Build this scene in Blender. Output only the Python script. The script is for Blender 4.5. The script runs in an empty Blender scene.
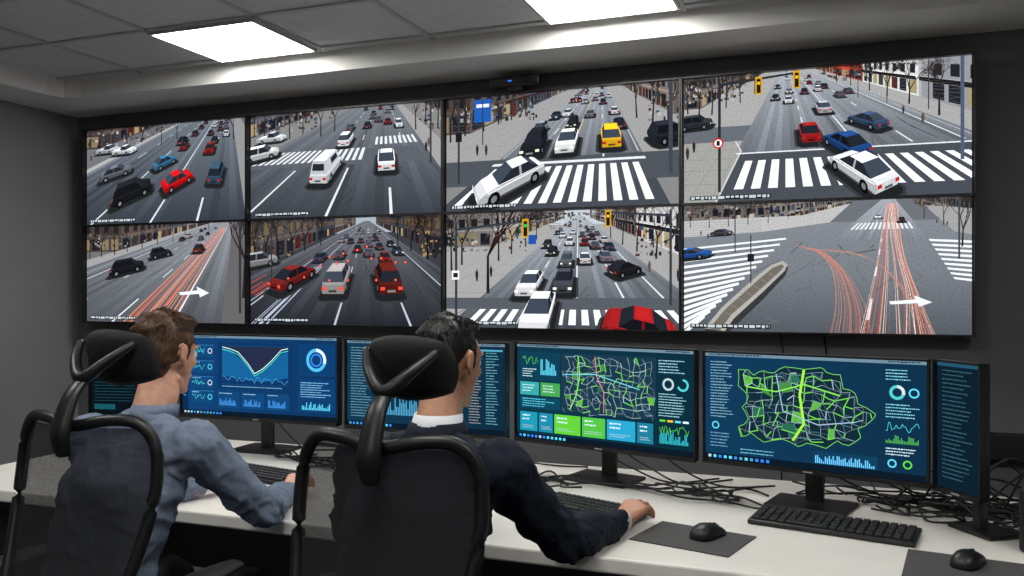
import bpy, bmesh, math, random
from mathutils import Vector, Matrix, noise
random.seed(7)
sc = bpy.context.scene
COL = sc.collection

# ------------------------------------------------------------------ helpers
def s2l(c):
    return c/12.92 if c <= 0.04045 else ((c+0.055)/1.055)**2.4
def L(c):
    return (s2l(c[0]), s2l(c[1]), s2l(c[2]), 1.0)

def mat(name, col, rough=0.6, metal=0.0, var=0.12, scale=8.0, bump=0.0, bscale=200.0, stretch=None, spec=0.5, coat=0.0, sheen=0.0):
    m = bpy.data.materials.new(name); m.use_nodes = True
    nt = m.node_tree; b = nt.nodes['Principled BSDF']
    tc = nt.nodes.new('ShaderNodeTexCoord')
    mp = nt.nodes.new('ShaderNodeMapping')
    if stretch: mp.inputs['Scale'].default_value = stretch
    nt.links.new(tc.outputs['Object'], mp.inputs['Vector'])
    n = nt.nodes.new('ShaderNodeTexNoise'); n.inputs['Scale'].default_value = scale; n.inputs['Detail'].default_value = 5
    nt.links.new(mp.outputs[0], n.inputs['Vector'])
    r = nt.nodes.new('ShaderNodeValToRGB')
    c = L(col)
    r.color_ramp.elements[0].position = 0.3; r.color_ramp.elements[1].position = 0.7
    r.color_ramp.elements[0].color = (c[0]*(1-var), c[1]*(1-var), c[2]*(1-var), 1)
    r.color_ramp.elements[1].color = (min(1, c[0]*(1+var)), min(1, c[1]*(1+var)), min(1, c[2]*(1+var)), 1)
    nt.links.new(n.outputs['Fac'], r.inputs['Fac']); nt.links.new(r.outputs['Color'], b.inputs['Base Color'])
    b.inputs['Roughness'].default_value = rough; b.inputs['Metallic'].default_value = metal
    b.inputs['Specular IOR Level'].default_value = spec
    if coat: b.inputs['Coat Weight'].default_value = coat
    if sheen: b.inputs['Sheen Weight'].default_value = sheen
    if bump > 0:
        n2 = nt.nodes.new('ShaderNodeTexNoise'); n2.inputs['Scale'].default_value = bscale; n2.inputs['Detail'].default_value = 3
        nt.links.new(mp.outputs[0], n2.inputs['Vector'])
        bp = nt.nodes.new('ShaderNodeBump'); bp.inputs['Strength'].default_value = bump; bp.inputs['Distance'].default_value = 0.002
        nt.links.new(n2.outputs['Fac'], bp.inputs['Height']); nt.links.new(bp.outputs[0], b.inputs['Normal'])
    return m

def emis(name, col, strength):
    m = bpy.data.materials.new(name); m.use_nodes = True
    nt = m.node_tree; nt.nodes.clear()
    o = nt.nodes.new('ShaderNodeOutputMaterial'); e = nt.nodes.new('ShaderNodeEmission')
    e.inputs['Color'].default_value = L(col); e.inputs['Strength'].default_value = strength
    nt.links.new(e.outputs[0], o.inputs['Surface'])
    return m

def screen_mat(name, strength, var, scale=60):
    m = bpy.data.materials.new(name); m.use_nodes = True
    nt = m.node_tree; nt.nodes.clear()
    o = nt.nodes.new('ShaderNodeOutputMaterial'); e = nt.nodes.new('ShaderNodeEmission')
    a = nt.nodes.new('ShaderNodeAttribute'); a.attribute_name = 'Col'
    tc = nt.nodes.new('ShaderNodeTexCoord'); n = nt.nodes.new('ShaderNodeTexNoise')
    n.inputs['Scale'].default_value = scale; n.inputs['Detail'].default_value = 6
    nt.links.new(tc.outputs['Object'], n.inputs['Vector'])
    mr = nt.nodes.new('ShaderNodeMapRange'); mr.inputs['From Min'].default_value = 0.3; mr.inputs['From Max'].default_value = 0.7
    mr.inputs['To Min'].default_value = strength*(1-var); mr.inputs['To Max'].default_value = strength*(1+var)
    nt.links.new(n.outputs['Fac'], mr.inputs['Value'])
    nt.links.new(a.outputs['Color'], e.inputs['Color']); nt.links.new(mr.outputs[0], e.inputs['Strength'])
    nt.links.new(e.outputs[0], o.inputs['Surface'])
    return m

def empty(name, loc=(0, 0, 0), rz=0.0, parent=None):
    o = bpy.data.objects.new(name, None); COL.objects.link(o)
    o.location = loc; o.rotation_euler = (0, 0, rz); o.empty_display_size = 0.1
    if parent: o.parent = parent
    return o

def link(o, parent=None):
    COL.objects.link(o)
    if parent: o.parent = parent
    return o

def mesh_obj(name, V, F, m, parent=None, smooth=True, loc=(0, 0, 0)):
    me = bpy.data.meshes.new(name); me.from_pydata([tuple(v) for v in V], [], F); me.update()
    bm = bmesh.new(); bm.from_mesh(me); bmesh.ops.recalc_face_normals(bm, faces=bm.faces); bm.to_mesh(me); bm.free()
    if m: me.materials.append(m)
    if smooth:
        for p in me.polygons: p.use_smooth = True
    o = bpy.data.objects.new(name, me); o.location = loc
    return link(o, parent)

def box(name, size, loc, m, parent=None, bevel=0.004, rot=(0, 0, 0), seg=2):
    bm = bmesh.new(); bmesh.ops.create_cube(bm, size=1)
    for v in bm.verts: v.co = Vector((v.co.x*size[0], v.co.y*size[1], v.co.z*size[2]))
    if bevel > 0:
        bmesh.ops.bevel(bm, geom=bm.edges[:], offset=min(bevel, min(size)*0.45), segments=seg, affect='EDGES', profile=0.5)
    me = bpy.data.meshes.new(name); bm.to_mesh(me); bm.free(); me.materials.append(m)
    o = bpy.data.objects.new(name, me); o.location = loc; o.rotation_euler = rot
    return link(o, parent)

def boxes(name, lst, m, parent=None, bevel=0.0, loc=(0, 0, 0), rot=(0, 0, 0)):
    """many boxes (size, centre) joined in one mesh"""
    bm = bmesh.new()
    for (s, c) in lst:
        r = bmesh.ops.create_cube(bm, size=1)
        for v in r['verts']:
            v.co = Vector((v.co.x*s[0]+c[0], v.co.y*s[1]+c[1], v.co.z*s[2]+c[2]))
    if bevel > 0:
        bmesh.ops.bevel(bm, geom=bm.edges[:], offset=bevel, segments=1, affect='EDGES')
    me = bpy.data.meshes.new(name); bm.to_mesh(me); bm.free(); me.materials.append(m)
    o = bpy.data.objects.new(name, me); o.location = loc; o.rotation_euler = rot
    return link(o, parent)

def catmull(P, n, closed=False):
    P = [Vector(p) for p in P]; out = []
    N = len(P); rng = N if closed else N-1
    for i in range(rng):
        if closed: a, b, c, d = P[(i-1) % N], P[i], P[(i+1) % N], P[(i+2) % N]
        else: a, b, c, d = P[max(i-1, 0)], P[i], P[i+1], P[min(i+2, N-1)]
        for j in range(n):
            t = j/n
            out.append(0.5*((2*b)+(-a+c)*t+(2*a-5*b+4*c-d)*t*t+(-a+3*b-3*c+d)*t*t*t))
    if not closed: out.append(P[-1].copy())
    return out

def tube(name, pts, rad, m, parent=None, n=6, sides=12, closed=False, flat=1.0, up=Vector((0, 0, 1)), raw=False):
    """pts control points, rad list or float; flat scales the 'up' side thickness"""
    if isinstance(rad, (int, float)): rad = [rad]*len(pts)
    P = catmull(pts, n, closed)
    R = [v.x for v in catmull([(r, 0, 0) for r in rad], n, closed)]
    V = []; F = []; N = len(P)
    for i, p in enumerate(P):
        if closed: t = P[(i+1) % N]-P[(i-1) % N]
        else: t = P[min(i+1, N-1)]-P[max(i-1, 0)]
        t.normalize()
        u = up
        if abs(t.dot(u)) > 0.97: u = Vector((0, 1, 0)) if abs(t.y) < 0.9 else Vector((1, 0, 0))
        a = t.cross(u).normalized(); b = a.cross(t).normalized()
        for k in range(sides):
            th = 2*math.pi*k/sides
            V.append(p+a*math.cos(th)*R[i]+b*math.sin(th)*R[i]*flat)
    for i in range(N if closed else N-1):
        for k in range(sides):
            j = (i+1) % N
            F.append((i*sides+k, i*sides+(k+1) % sides, j*sides+(k+1) % sides, j*sides+k))
    if not closed:
        F.append(tuple(range(sides))[::-1]); F.append(tuple((N-1)*sides+k for k in range(sides)))
    if raw: return V, F
    return mesh_obj(name, V, F, m, parent)

def lathe(name, prof, m, parent=None, seg=24, loc=(0, 0, 0), rot=(0, 0, 0)):
    V = []; F = []
    for (r, z) in prof:
        for k in range(seg):
            a = 2*math.pi*k/seg; V.append((r*math.cos(a), r*math.sin(a), z))
    for i in range(len(prof)-1):
        for k in range(seg):
            F.append((i*seg+k, i*seg+(k+1) % seg, (i+1)*seg+(k+1) % seg, (i+1)*seg+k))
    F.append(tuple(range(seg))[::-1]); F.append(tuple((len(prof)-1)*seg+k for k in range(seg)))
    o = mesh_obj(name, V, F, m, parent, loc=loc); o.rotation_euler = rot
    return o

# ------------------------------------------------------------------ materials
M_wall = mat('paint_grey', (0.52, 0.52, 0.53), 0.85, var=0.05, scale=3, bump=0.15, bscale=120)
M_wallb = mat('paint_grey_dimmed', (0.40, 0.40, 0.41), 0.85, var=0.05, scale=3, bump=0.15, bscale=120)  # grey wall paint with dimmer light put into its colour for the back wall
M_ceil = mat('ceiling_tile', (0.80, 0.805, 0.815), 0.9, var=0.06, scale=30, bump=0.4, bscale=300)
M_bulk = mat('bulkhead_paint', (0.88, 0.875, 0.86), 0.8, var=0.03, scale=3)
M_grid = mat('ceiling_tbar', (0.70, 0.70, 0.70), 0.5, var=0.02)
M_floor = mat('carpet', (0.34, 0.345, 0.36), 0.95, var=0.3, scale=60, bump=0.6, bscale=400)
M_black = mat('black_plastic', (0.07, 0.072, 0.08), 0.42, var=0.1)
M_blackm = mat('black_matte', (0.05, 0.052, 0.058), 0.65, var=0.1)
M_key = mat('key_plastic', (0.13, 0.13, 0.14), 0.5)
M_desk = mat('desk_laminate', (0.91, 0.895, 0.87), 0.38, var=0.03, scale=5, bump=0.05)
M_deskleg = mat('desk_panel', (0.36, 0.36, 0.37), 0.6, var=0.05)
M_pad = mat('mousepad_cloth', (0.29, 0.285, 0.29), 0.85, var=0.1, scale=100, bump=0.3)
M_cable = mat('cable_rubber', (0.035, 0.035, 0.04), 0.5)
M_metal = mat('dark_metal', (0.16, 0.16, 0.17), 0.35, metal=0.8)
M_chairfab = mat('chair_fabric', (0.06, 0.062, 0.07), 0.85, var=0.25, scale=150, bump=0.5, bscale=500)
M_led = emis('led_blue', (0.2, 0.5, 1.0), 1.0)
M_light = emis('light_diffuser', (1.0, 0.995, 0.975), 22.0)
M_feed = screen_mat('video_feed', 1.25, 0.15, 130)
M_dash = screen_mat('dashboard_ui', 1.35, 0.03)

def mesh_fabric():
    m = bpy.data.materials.new('chair_mesh'); m.use_nodes = True; nt = m.node_tree
    b = nt.nodes['Principled BSDF']; b.inputs['Base Color'].default_value = (0.006, 0.0065, 0.008, 1); b.inputs['Roughness'].default_value = 0.7
    tr = nt.nodes.new('ShaderNodeBsdfTransparent'); mx = nt.nodes.new('ShaderNodeMixShader')
    tc = nt.nodes.new('ShaderNodeTexCoord'); w = nt.nodes.new('ShaderNodeTexNoise'); w.inputs['Scale'].default_value = 400
    mr = nt.nodes.new('ShaderNodeMapRange'); mr.inputs['To Min'].default_value = 0.70; mr.inputs['To Max'].default_value = 0.96
    nt.links.new(tc.outputs['Object'], w.inputs['Vector']); nt.links.new(w.outputs['Fac'], mr.inputs['Value'])
    nt.links.new(mr.outputs[0], mx.inputs[0]); nt.links.new(tr.outputs[0], mx.inputs[1]); nt.links.new(b.outputs[0], mx.inputs[2])
    nt.links.new(mx.outputs[0], nt.nodes['Material Output'].inputs['Surface'])
    return m
M_mesh = mesh_fabric()

# ------------------------------------------------------------------ room
XL, XR, YB, YF, ZC = -4.36, 2.8, -2.2, 4.0, 2.583
box('floor', (XR-XL+.2, YF-YB+.2, .1), ((XL+XR)/2, (YB+YF)/2, -.05), M_floor, bevel=0)
box('ceiling', (XR-XL+.2, YF-YB+.2, .1), ((XL+XR)/2, (YB+YF)/2, ZC+.05), M_ceil, bevel=0)
box('wall_back', (XR-XL+.2, .1, ZC), ((XL+XR)/2, YF+.05, ZC/2), M_wallb, bevel=0)
box('wall_left', (.1, YF-YB, ZC), (XL-.05, (YB+YF)/2, ZC/2), M_wall, bevel=0)
box('wall_right', (.1, YF-YB, ZC), (XR+.05, (YB+YF)/2, ZC/2), M_wall, bevel=0)
box('wall_front', (XR-XL+.2, .1, ZC), ((XL+XR)/2, YB-.05, ZC/2), M_wall, bevel=0)
boxes('baseboard_back', [((XR-XL, .015, .09), ((XL+XR)/2, YF-.0075, .045))], M_blackm)
boxes('baseboard_left', [((.015, YF-YB-.02, .09), (XL+.0075, (YF+YB)/2, .045))], M_blackm)
# L-shaped dropped bulkhead
ZB = 2.48; YS = 3.59; XS = -4.01
V = [(XL, YF, ZB), (XR, YF, ZB), (XR, YS, ZB), (XS+.12, YS, ZB), (XS+.035, YS-.035, ZB), (XS, YS-.12, ZB), (XS, YB, ZB), (XL, YB, ZB)]
V2 = [(x, y, ZC) for (x, y, z) in V]
n = len(V)
F = [tuple(range(n)), tuple(range(n, 2*n))[::-1]]+[(i, (i+1) % n, n+(i+1) % n, n+i) for i in range(n)]
mesh_obj('trim_bulkhead', V+V2, F, M_bulk, smooth=False)
# T-bar grid
TX, TY, X0, Y0 = .58, .51, -2.885, 3.524
bars_ = []
x = X0-1*TX
while x < XR:
    bars_.append(((.022, YS-YB, .008), (x, (YS+YB)/2, ZC-.004))); x += TX
y = Y0
while y > YB:
    bars_.append(((XR-XS, .022, .008), ((XR+XS)/2, y, ZC-.004))); y -= TY
boxes('trim_ceiling_grid', bars_, M_grid)
def ceiling_light(ix, iy):
    cx = X0+(ix+.5)*TX; cy = Y0-(iy+.5)*TY
    e = empty('ceiling_light_panel', (cx, cy, ZC-.014))
    boxes('frame', [((TX-.02, .012, .02), (0, TY/2-.012, 0)), ((TX-.02, .012, .02), (0, -TY/2+.012, 0)),
                    ((.012, TY-.03, .02), (TX/2-.012, 0, 0)), ((.012, TY-.03, .02), (-TX/2+.012, 0, 0))], M_grid, e)
    box('diffuser', (TX-.03, TY-.03, .008), (0, 0, -.004), M_light, e, bevel=0)
for a, b in ((0, 0), (3, 0), (0, 4), (3, 4), (6, 4), (3, 8)):  # first two are the visible panels; the others are unseen, added for fill
    ceiling_light(a, b)

# ------------------------------------------------------------------ canvas
class Canvas:
    def __init__(s, w, h=1.0):
        s.w = w; s.h = h; s.V = []; s.F = []; s.C = []; s.layer = 0
    def poly(s, pts, col, keep=False, cols=None):
        P = [(p[0], p[1], Vector(L(cols[i] if cols else col)[:3])) for i, p in enumerate(pts)]
        for axis, lim, sg in ((0, 0, 1), (0, s.w, -1), (1, 0, 1), (1, s.h, -1)):
            out = []
            for i in range(len(P)):
                a = P[i]; b = P[(i+1) % len(P)]
                da = (a[axis]-lim)*sg; db = (b[axis]-lim)*sg
                if da >= 0: out.append(a)
                if (da >= 0) != (db >= 0):
                    t = da/(da-db)
                    out.append((a[0]+(b[0]-a[0])*t, a[1]+(b[1]-a[1])*t, a[2].lerp(b[2], t)))
            P = out
            if len(P) < 3: return
        i0 = len(s.V)
        for p in P: s.V.append((p[0], s.layer, p[1])); s.C.append(p[2])
        s.F.append(tuple(range(i0, i0+len(P))))
        if not keep: s.layer += 1
    def rect(s, x, y, w, h, col, keep=False):
        s.poly([(x, y), (x+w, y), (x+w, y+h), (x, y+h)], col, keep)
    def line(s, pts, w, col, closed=False, cols=None, hold=False):
        n = len(pts)
        for i in range(n if closed else n-1):
            a = pts[i]; b = pts[(i+1) % n]
            dx, dy = b[0]-a[0], b[1]-a[1]; l = math.hypot(dx, dy) or 1e-6
            wa = w[i] if isinstance(w, list) else w; wb = w[(i+1) % n] if isinstance(w, list) else w
            nx, ny = -dy/l/2, dx/l/2
            c = cols[i] if cols else col
            s.poly([(a[0]+nx*wa, a[1]+ny*wa), (b[0]+nx*wb, b[1]+ny*wb), (b[0]-nx*wb, b[1]-ny*wb), (a[0]-nx*wa, a[1]-ny*wa)], c, keep=True)
        if not hold: s.layer += 1
    def disc(s, x, y, r, col, keep=False, n=14, ry=None):
        ry = ry or r
        s.poly([(x+r*math.cos(2*math.pi*i/n), y+ry*math.sin(2*math.pi*i/n)) for i in range(n)], col, keep)
    def ring(s, x, y, r, w, col, a0=0, a1=1, n=28):
        P = [(x+r*math.sin(2*math.pi*(a0+(a1-a0)*i/n)), y-r*math.cos(2*math.pi*(a0+(a1-a0)*i/n))) for i in range(n+1)]
        s.line(P, w, col)
    def text(s, x, y, w, h, col, keep=True):
        xx = x
        while xx < x+w:
            ww = random.uniform(.5, 2.6)*h
            s.rect(xx, y, min(ww, x+w-xx), h*random.choice((.75, 1)), col, keep=True); xx += ww+h*.45
        if not keep: s.layer += 1
    def build(s, name, height, m, parent, loc=(0, 0, 0), eps=1.0e-5):
        k = height/s.h
        me = bpy.data.meshes.new(name)
        V = [((v[0]-s.w/2)*k, -v[1]*eps, (s.h/2-v[2])*k) for v in s.V]
        me.from_pydata(V, [], s.F)
        ca = me.color_attributes.new('Col', 'FLOAT_COLOR', 'CORNER')
        for p in me.polygons:
            for li in p.loop_indices:
                c = s.C[me.loops[li].vertex_index]; ca.data[li].color = (c[0], c[1], c[2], 1)
        me.materials.append(m)
        o = bpy.data.objects.new(name, me); o.location = loc
        return link(o, parent)

def dim(c, f): return tuple(min(1, max(0, v*f)) for v in c)
CS = .5   # vehicle / pedestrian scale against feed camera height

class Feed:
    def __init__(s, cv, vx, vy, H=5.0, k=1.3):
        s.cv = cv; s.vx = vx; s.vy = vy; s.H = H; s.k = k
    def P(s, p): return (s.vx+s.k*p[0]/p[2], s.vy-s.k*(p[1]-s.H)/p[2])
    def poly3(s, pts, col, keep=False):
        zn = 1.5; out = []
        for i in range(len(pts)):
            a = pts[i]; b = pts[(i+1) % len(pts)]
            if a[2] >= zn: out.append(a)
            if (a[2] >= zn) != (b[2] >= zn):
                t = (a[2]-zn)/(a[2]-b[2]); out.append(tuple(a[j]+(b[j]-a[j])*t for j in range(3)))
        if len(out) >= 3: s.cv.poly([s.P(p) for p in out], col, keep)
    def Z(s, v): return s.k*s.H/max(1e-3, v-s.vy)
    def X(s, u, v): return (u-s.vx)*s.Z(v)/s.k
    def Xb(s, ub): return (ub-s.vx)*s.H/(1-s.vy)
    def g(s, ub, v): return (s.vx+(ub-s.vx)*(v-s.vy)/(1-s.vy), v)
    def ground(s, ub0, ub1, v0, v1, col, keep=False):
        s.cv.poly([s.g(ub0, v0), s.g(ub1, v0), s.g(ub1, v1), s.g(ub0, v1)], col, keep)
    def gradground(s, ub0, ub1, v0, v1, c0, c1, wear_sheen=True):
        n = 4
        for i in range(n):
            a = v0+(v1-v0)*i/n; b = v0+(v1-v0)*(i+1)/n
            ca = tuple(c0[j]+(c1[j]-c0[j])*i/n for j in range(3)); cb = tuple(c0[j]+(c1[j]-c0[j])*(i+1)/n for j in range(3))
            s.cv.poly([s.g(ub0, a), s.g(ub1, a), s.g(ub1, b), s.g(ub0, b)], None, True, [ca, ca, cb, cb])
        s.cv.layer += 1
        if wear_sheen and ub1-ub0 < 5:  # tyre-wear strips and tar lines; the lighter strips are painted wet sheen
            r = random.Random(int(ub0*100)+5)
            nn = 14
            for i in range(nn):
                u0 = ub0+(ub1-ub0)*(i+.2)/nn; u1 = ub0+(ub1-ub0)*(i+.65)/nn; f = r.uniform(.8, 1.2)
                a, b = max(v0, 0), v1; mid = (a+b)/2
                t = (a-v0)/(v1-v0)
                ca = dim(tuple(c0[j]+(c1[j]-c0[j])*t for j in range(3)), .5+.5*f)
                tm = (mid-v0)/(v1-v0); cm = dim(tuple(c0[j]+(c1[j]-c0[j])*tm for j in range(3)), f); cb = dim(c1, .6+.4*f)
                s.cv.poly([s.g(u0, a), s.g(u1, a), s.g(u1, mid), s.g(u0, mid)], None, True, [ca, ca, cm, cm])
                s.cv.poly([s.g(u0, mid), s.g(u1, mid), s.g(u1, b), s.g(u0, b)], None, True, [cm, cm, cb, cb])
            s.cv.layer += 1
            for i in range(9):
                u = r.uniform(ub0, ub1); v = r.uniform(.3, .9); c = dim(c1, .75)
                s.cv.line([s.g(u, v), s.g(u+r.uniform(-.1, .1), v+.06), s.g(u+r.uniform(-.2, .2), v+.15)], .004, c, hold=True)
            s.cv.layer += 1
    def slabs(s, ub0, ub1, v0, v1, col, n=6, dz=2.5):
        for i in range(n+1):
            ub = ub0+(ub1-ub0)*i/n; s.lane(ub, v0, v1, col, .05)
        z = s.Z(v1)
        while z < s.Z(v0):
            v = s.vy+s.k*s.H/z; v2 = s.vy+s.k*s.H/(z+.06)
            s.ground(ub0, ub1, v2, v, col, True); z += dz
        s.cv.layer += 1
    def lane(s, ub, v0, v1, col, w=.15, dash=None):
        X = s.Xb(ub); z1 = s.Z(v0); z0 = s.Z(v1); w *= .75
        if not dash:
            s.poly3([(X-w/2, 0, z0), (X+w/2, 0, z0), (X+w/2, 0, z1), (X-w/2, 0, z1)], col); return
        z = z0; dash *= .6
        while z < z1:
            s.poly3([(X-w/2, 0, z), (X+w/2, 0, z), (X+w/2, 0, z+dash), (X-w/2, 0, z+dash)], col, True); z += dash*2.6
        s.cv.layer += 1
    def zebra(s, ub0, ub1, n, v0, v1, col=(.86, .88, .9), duty=.55):
        for i in range(n):
            a = ub0+(ub1-ub0)*i/n; b = a+(ub1-ub0)/n*duty
            s.ground(a, b, v0, v1, col, True)
        s.cv.layer += 1
    def building(s, xa, z0, z1, h, col, win=(.12, .14, .17), deep=14, ww=1.0, wh=1.25, sx=2.0, sy=2.3, shop=None):
        sd = 1 if xa > 0 else -1
        s.poly3([(xa, 0, z0), (xa+sd*deep, 0, z0), (xa+sd*deep, h, z0), (xa, h, z0)], dim(col, .8))  # end wall darker than the street face: shading put into its colour
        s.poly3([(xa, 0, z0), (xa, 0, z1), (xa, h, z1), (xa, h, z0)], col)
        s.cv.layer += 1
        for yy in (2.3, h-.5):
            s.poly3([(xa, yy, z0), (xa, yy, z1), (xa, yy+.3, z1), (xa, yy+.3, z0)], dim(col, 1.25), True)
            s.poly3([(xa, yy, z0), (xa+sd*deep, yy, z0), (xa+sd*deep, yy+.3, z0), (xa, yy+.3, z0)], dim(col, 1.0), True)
        z = z0+.6
        while z+ww < z1:
            y = 2.9
            while y+wh < h and y < s.H+(s.vy*z/s.k if s.vy > 0 else 0)+1.5:
                s.poly3([(xa, y, z), (xa, y, z+ww), (xa, y+wh, z+ww), (xa, y+wh, z)], win, True); y += sy
            s.poly3([(xa, .25, z-.3), (xa, .25, z+ww+.2), (xa, 2.0, z+ww+.2), (xa, 2.0, z-.3)], random.choice(((.1, .12, .15), (.2, .2, .2), (.62, .56, .42), (.12, .13, .16), (.3, .12, .1))), True)
            z += sx
        x = xa+sd*.6
        while abs(x-xa) < deep-1.5:
            y = 2.9
            while y+wh < h and y < s.H+1.5:
                s.poly3([(x, y, z0), (x+sd*ww, y, z0), (x+sd*ww, y+wh, z0), (x, y+wh, z0)], dim(win, .8), True); y += sy
            s.poly3([(x, .25, z0), (x+sd*1.5, .25, z0), (x+sd*1.5, 2.0, z0), (x, 2.0, z0)], random.choice(((.1, .11, .14), (.5, .45, .35))), True)
            x += sd*sx
        s.cv.layer += 1
        if shop:
            s.poly3([(xa-sd*.3, 2.1, z0), (xa-sd*.3, 2.1, z1), (xa-sd*.3, 2.6, z1), (xa-sd*.3, 2.6, z0)], shop, True)
        s.cv.layer += 1
    def car(s, u, v, col, th=0.0, kind='sedan', sc=1.15, lights=None):
        Z = s.Z(v); X = s.X(u, v); cs, sn = math.cos(th), math.sin(th); sc = sc*CS
        def W(p):
            lx, ly, lz = p[0]*sc, p[1]*sc*1.06, p[2]*sc*.86
            return (X+lx*cs+lz*sn, ly, Z-lx*sn+lz*cs)
        cam = Vector((0, s.H, 0))
        def conv(faces):
            allp = [Vector(W(p)) for f, c in faces for p in f]
            cen = sum(allp, Vector())/len(allp)
            for f, c in faces:
                P = [Vector(W(p)) for p in f]; fc = sum(P, Vector())/len(P)
                nn = (P[1]-P[0]).cross(P[2]-P[0])
                if nn.dot(fc-cen) < 0: nn = -nn
                if nn.dot(cam-fc) > 0: s.poly3([tuple(p) for p in P], c)
        hw = .92; top = dim(col, 1.08); side = dim(col, .7); endc = dim(col, .82)  # upward faces lighter, sides and ends darker: shading put into the body colour
        hl = 2.2 if kind != 'truck' else 2.6
        for gsz, gc in ((.5, .21), (.28, .12)):  # soft cast shadow painted on the road beneath the car
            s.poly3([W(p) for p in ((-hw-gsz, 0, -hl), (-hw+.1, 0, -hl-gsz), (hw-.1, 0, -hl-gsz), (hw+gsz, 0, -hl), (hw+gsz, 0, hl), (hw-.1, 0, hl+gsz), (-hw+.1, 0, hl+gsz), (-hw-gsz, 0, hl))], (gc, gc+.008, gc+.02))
        zb = .98 if kind != 'sedan' else .88
        prof = [(-hl+.1, .25, .84), (-hl-.05, .5, .84), (-hl, zb-.12, .82), (-hl+.25, zb, .86), (-1.2, zb+.02, .92), (.9, zb+.02, .92), (hl-.45, zb-.1, .88), (hl-.1, zb-.28, .8), (hl, .42, .8), (hl-.1, .25, .8)]
        body = []
        for sd in (-1, 1):
            body.append(([(sd*w, y, z) for z, y, w in prof], side))
        for i in range(len(prof)-1):
            (za, ya, wa), (zc, yc, wc) = prof[i], prof[i+1]
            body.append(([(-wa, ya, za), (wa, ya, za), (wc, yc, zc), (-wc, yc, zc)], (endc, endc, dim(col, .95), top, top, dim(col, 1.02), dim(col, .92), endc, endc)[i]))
        conv(body)
        for sd in (-hw-.01, hw+.01):
            vis = Vector(W((sd, .3, 0)))-Vector(W((0, .3, 0)))
            if vis.dot(cam-Vector(W((sd, .3, 0)))) > 0:
                s.poly3([W(p) for p in ((sd*.94, zb-.14, -hl+.1), (sd*.94, zb-.05, -hl+.1), (sd, zb-.04, 0), (sd*.94, zb-.12, hl-.5), (sd*.94, zb-.22, hl-.5), (sd, zb-.15, 0))], dim(col, .95), True)
                s.poly3([W(p) for p in ((sd, .25, -hl+.2), (sd, .36, -hl+.2), (sd, .36, hl-.2), (sd, .25, hl-.2))], dim(col, .3), True)
                s.cv.layer += 1
                for wz in (-1.35, 1.35):
                    s.poly3([W((sd, .34+.36*math.sin(a*math.pi/5), wz+.36*math.cos(a*math.pi/5))) for a in range(10)], (.04, .04, .045), True)
                s.cv.layer += 1
                for wz in (-1.35, 1.35):
                    s.poly3([W((sd, .34+.18*math.sin(a*math.pi/4), wz+.18*math.cos(a*math.pi/4))) for a in range(8)], (.45, .46, .48), True)
                s.cv.layer += 1
        if kind == 'van': b = (-hl+.05, 1.35, -hl+.2, .75, 1.95)
        elif kind == 'suv': b = (-hl+.15, 1.05, -1.75, .3, 1.58)
        elif kind == 'truck': b = (-.4, 1.2, -.2, .7, 1.6)
        else: b = (-1.75, 1.05, -.95, .15, 1.36)
        g = (.13, .15, .18) if sum(col) > .9 else (.07, .08, .1)
        gw = dim(g, 1.8)  # front and rear glass lighter: a reflection painted into its colour
        r = .82; q = .64
        A = [(-r, zb, b[0]), (r, zb, b[0]), (r, zb, b[1]), (-r, zb, b[1])]
        B = [(-q, b[4], b[2]), (q, b[4], b[2]), (q, b[4], b[3]), (-q, b[4], b[3])]
        conv([([A[i], A[(i+1) % 4], B[(i+1) % 4], B[i]], (endc if kind == 'van' and i != 2 else (gw if i in (0, 2) else g))) for i in range(4)]+[(B, top)])
        s.poly3([W(p) for p in ((-q*.8, b[4]+.01, b[2]+.15), (q*.8, b[4]+.01, b[2]+.15), (q*.8, b[4]+.01, b[3]-.15), (-q*.8, b[4]+.01, b[3]-.15))], dim(col, 1.18))
        for sx in (-1, 1):
            vis = Vector(W((sx*r, zb, 0)))-Vector(W((0, zb, 0)))
            if vis.dot(cam-Vector(W((sx*r, zb, 0)))) > 0:
                for zz in ((-.45, -.3),) if kind != 'van' else ():
                    s.poly3([W(p) for p in ((sx*r, zb, zz[0]), (sx*r, zb, zz[1]), (sx*q, b[4], zz[1]), (sx*q, b[4], zz[0]))], side, True)
                if kind == 'van': s.poly3([W(p) for p in ((sx*(r-.02), 1.3, -.9), (sx*(r-.02), 1.3, .7), (sx*(q+.03), 1.75, .55), (sx*(q+.03), 1.75, -.9))], g, True)
        s.cv.layer += 1
        if kind == 'van' and math.cos(th) > 0: s.poly3([W(p) for p in ((-.6, 1.25, b[0]-.02), (.6, 1.25, b[0]-.02), (.55, 1.75, b[2]-.08), (-.55, 1.75, b[2]-.08))], g)
        back = math.cos(th) > 0.2
        zz = -hl-.06 if back else hl+.02
        lc = lights or ((.7, .12, .1) if back else (.95, .95, .85))
        for sx in (-1, 1):
            s.poly3([W(p) for p in ((sx*.5, .56, zz), (sx*.82, .56, zz), (sx*.82, .76, zz), (sx*.5, .76, zz))], lc, True)
        s.cv.layer += 1
        s.poly3([W(p) for p in ((-.3, .42, zz), (.3, .42, zz), (.3, .56, zz), (-.3, .56, zz))], dim(col, .35) if sum(col) > .6 else (.5, .5, .5))
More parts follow.
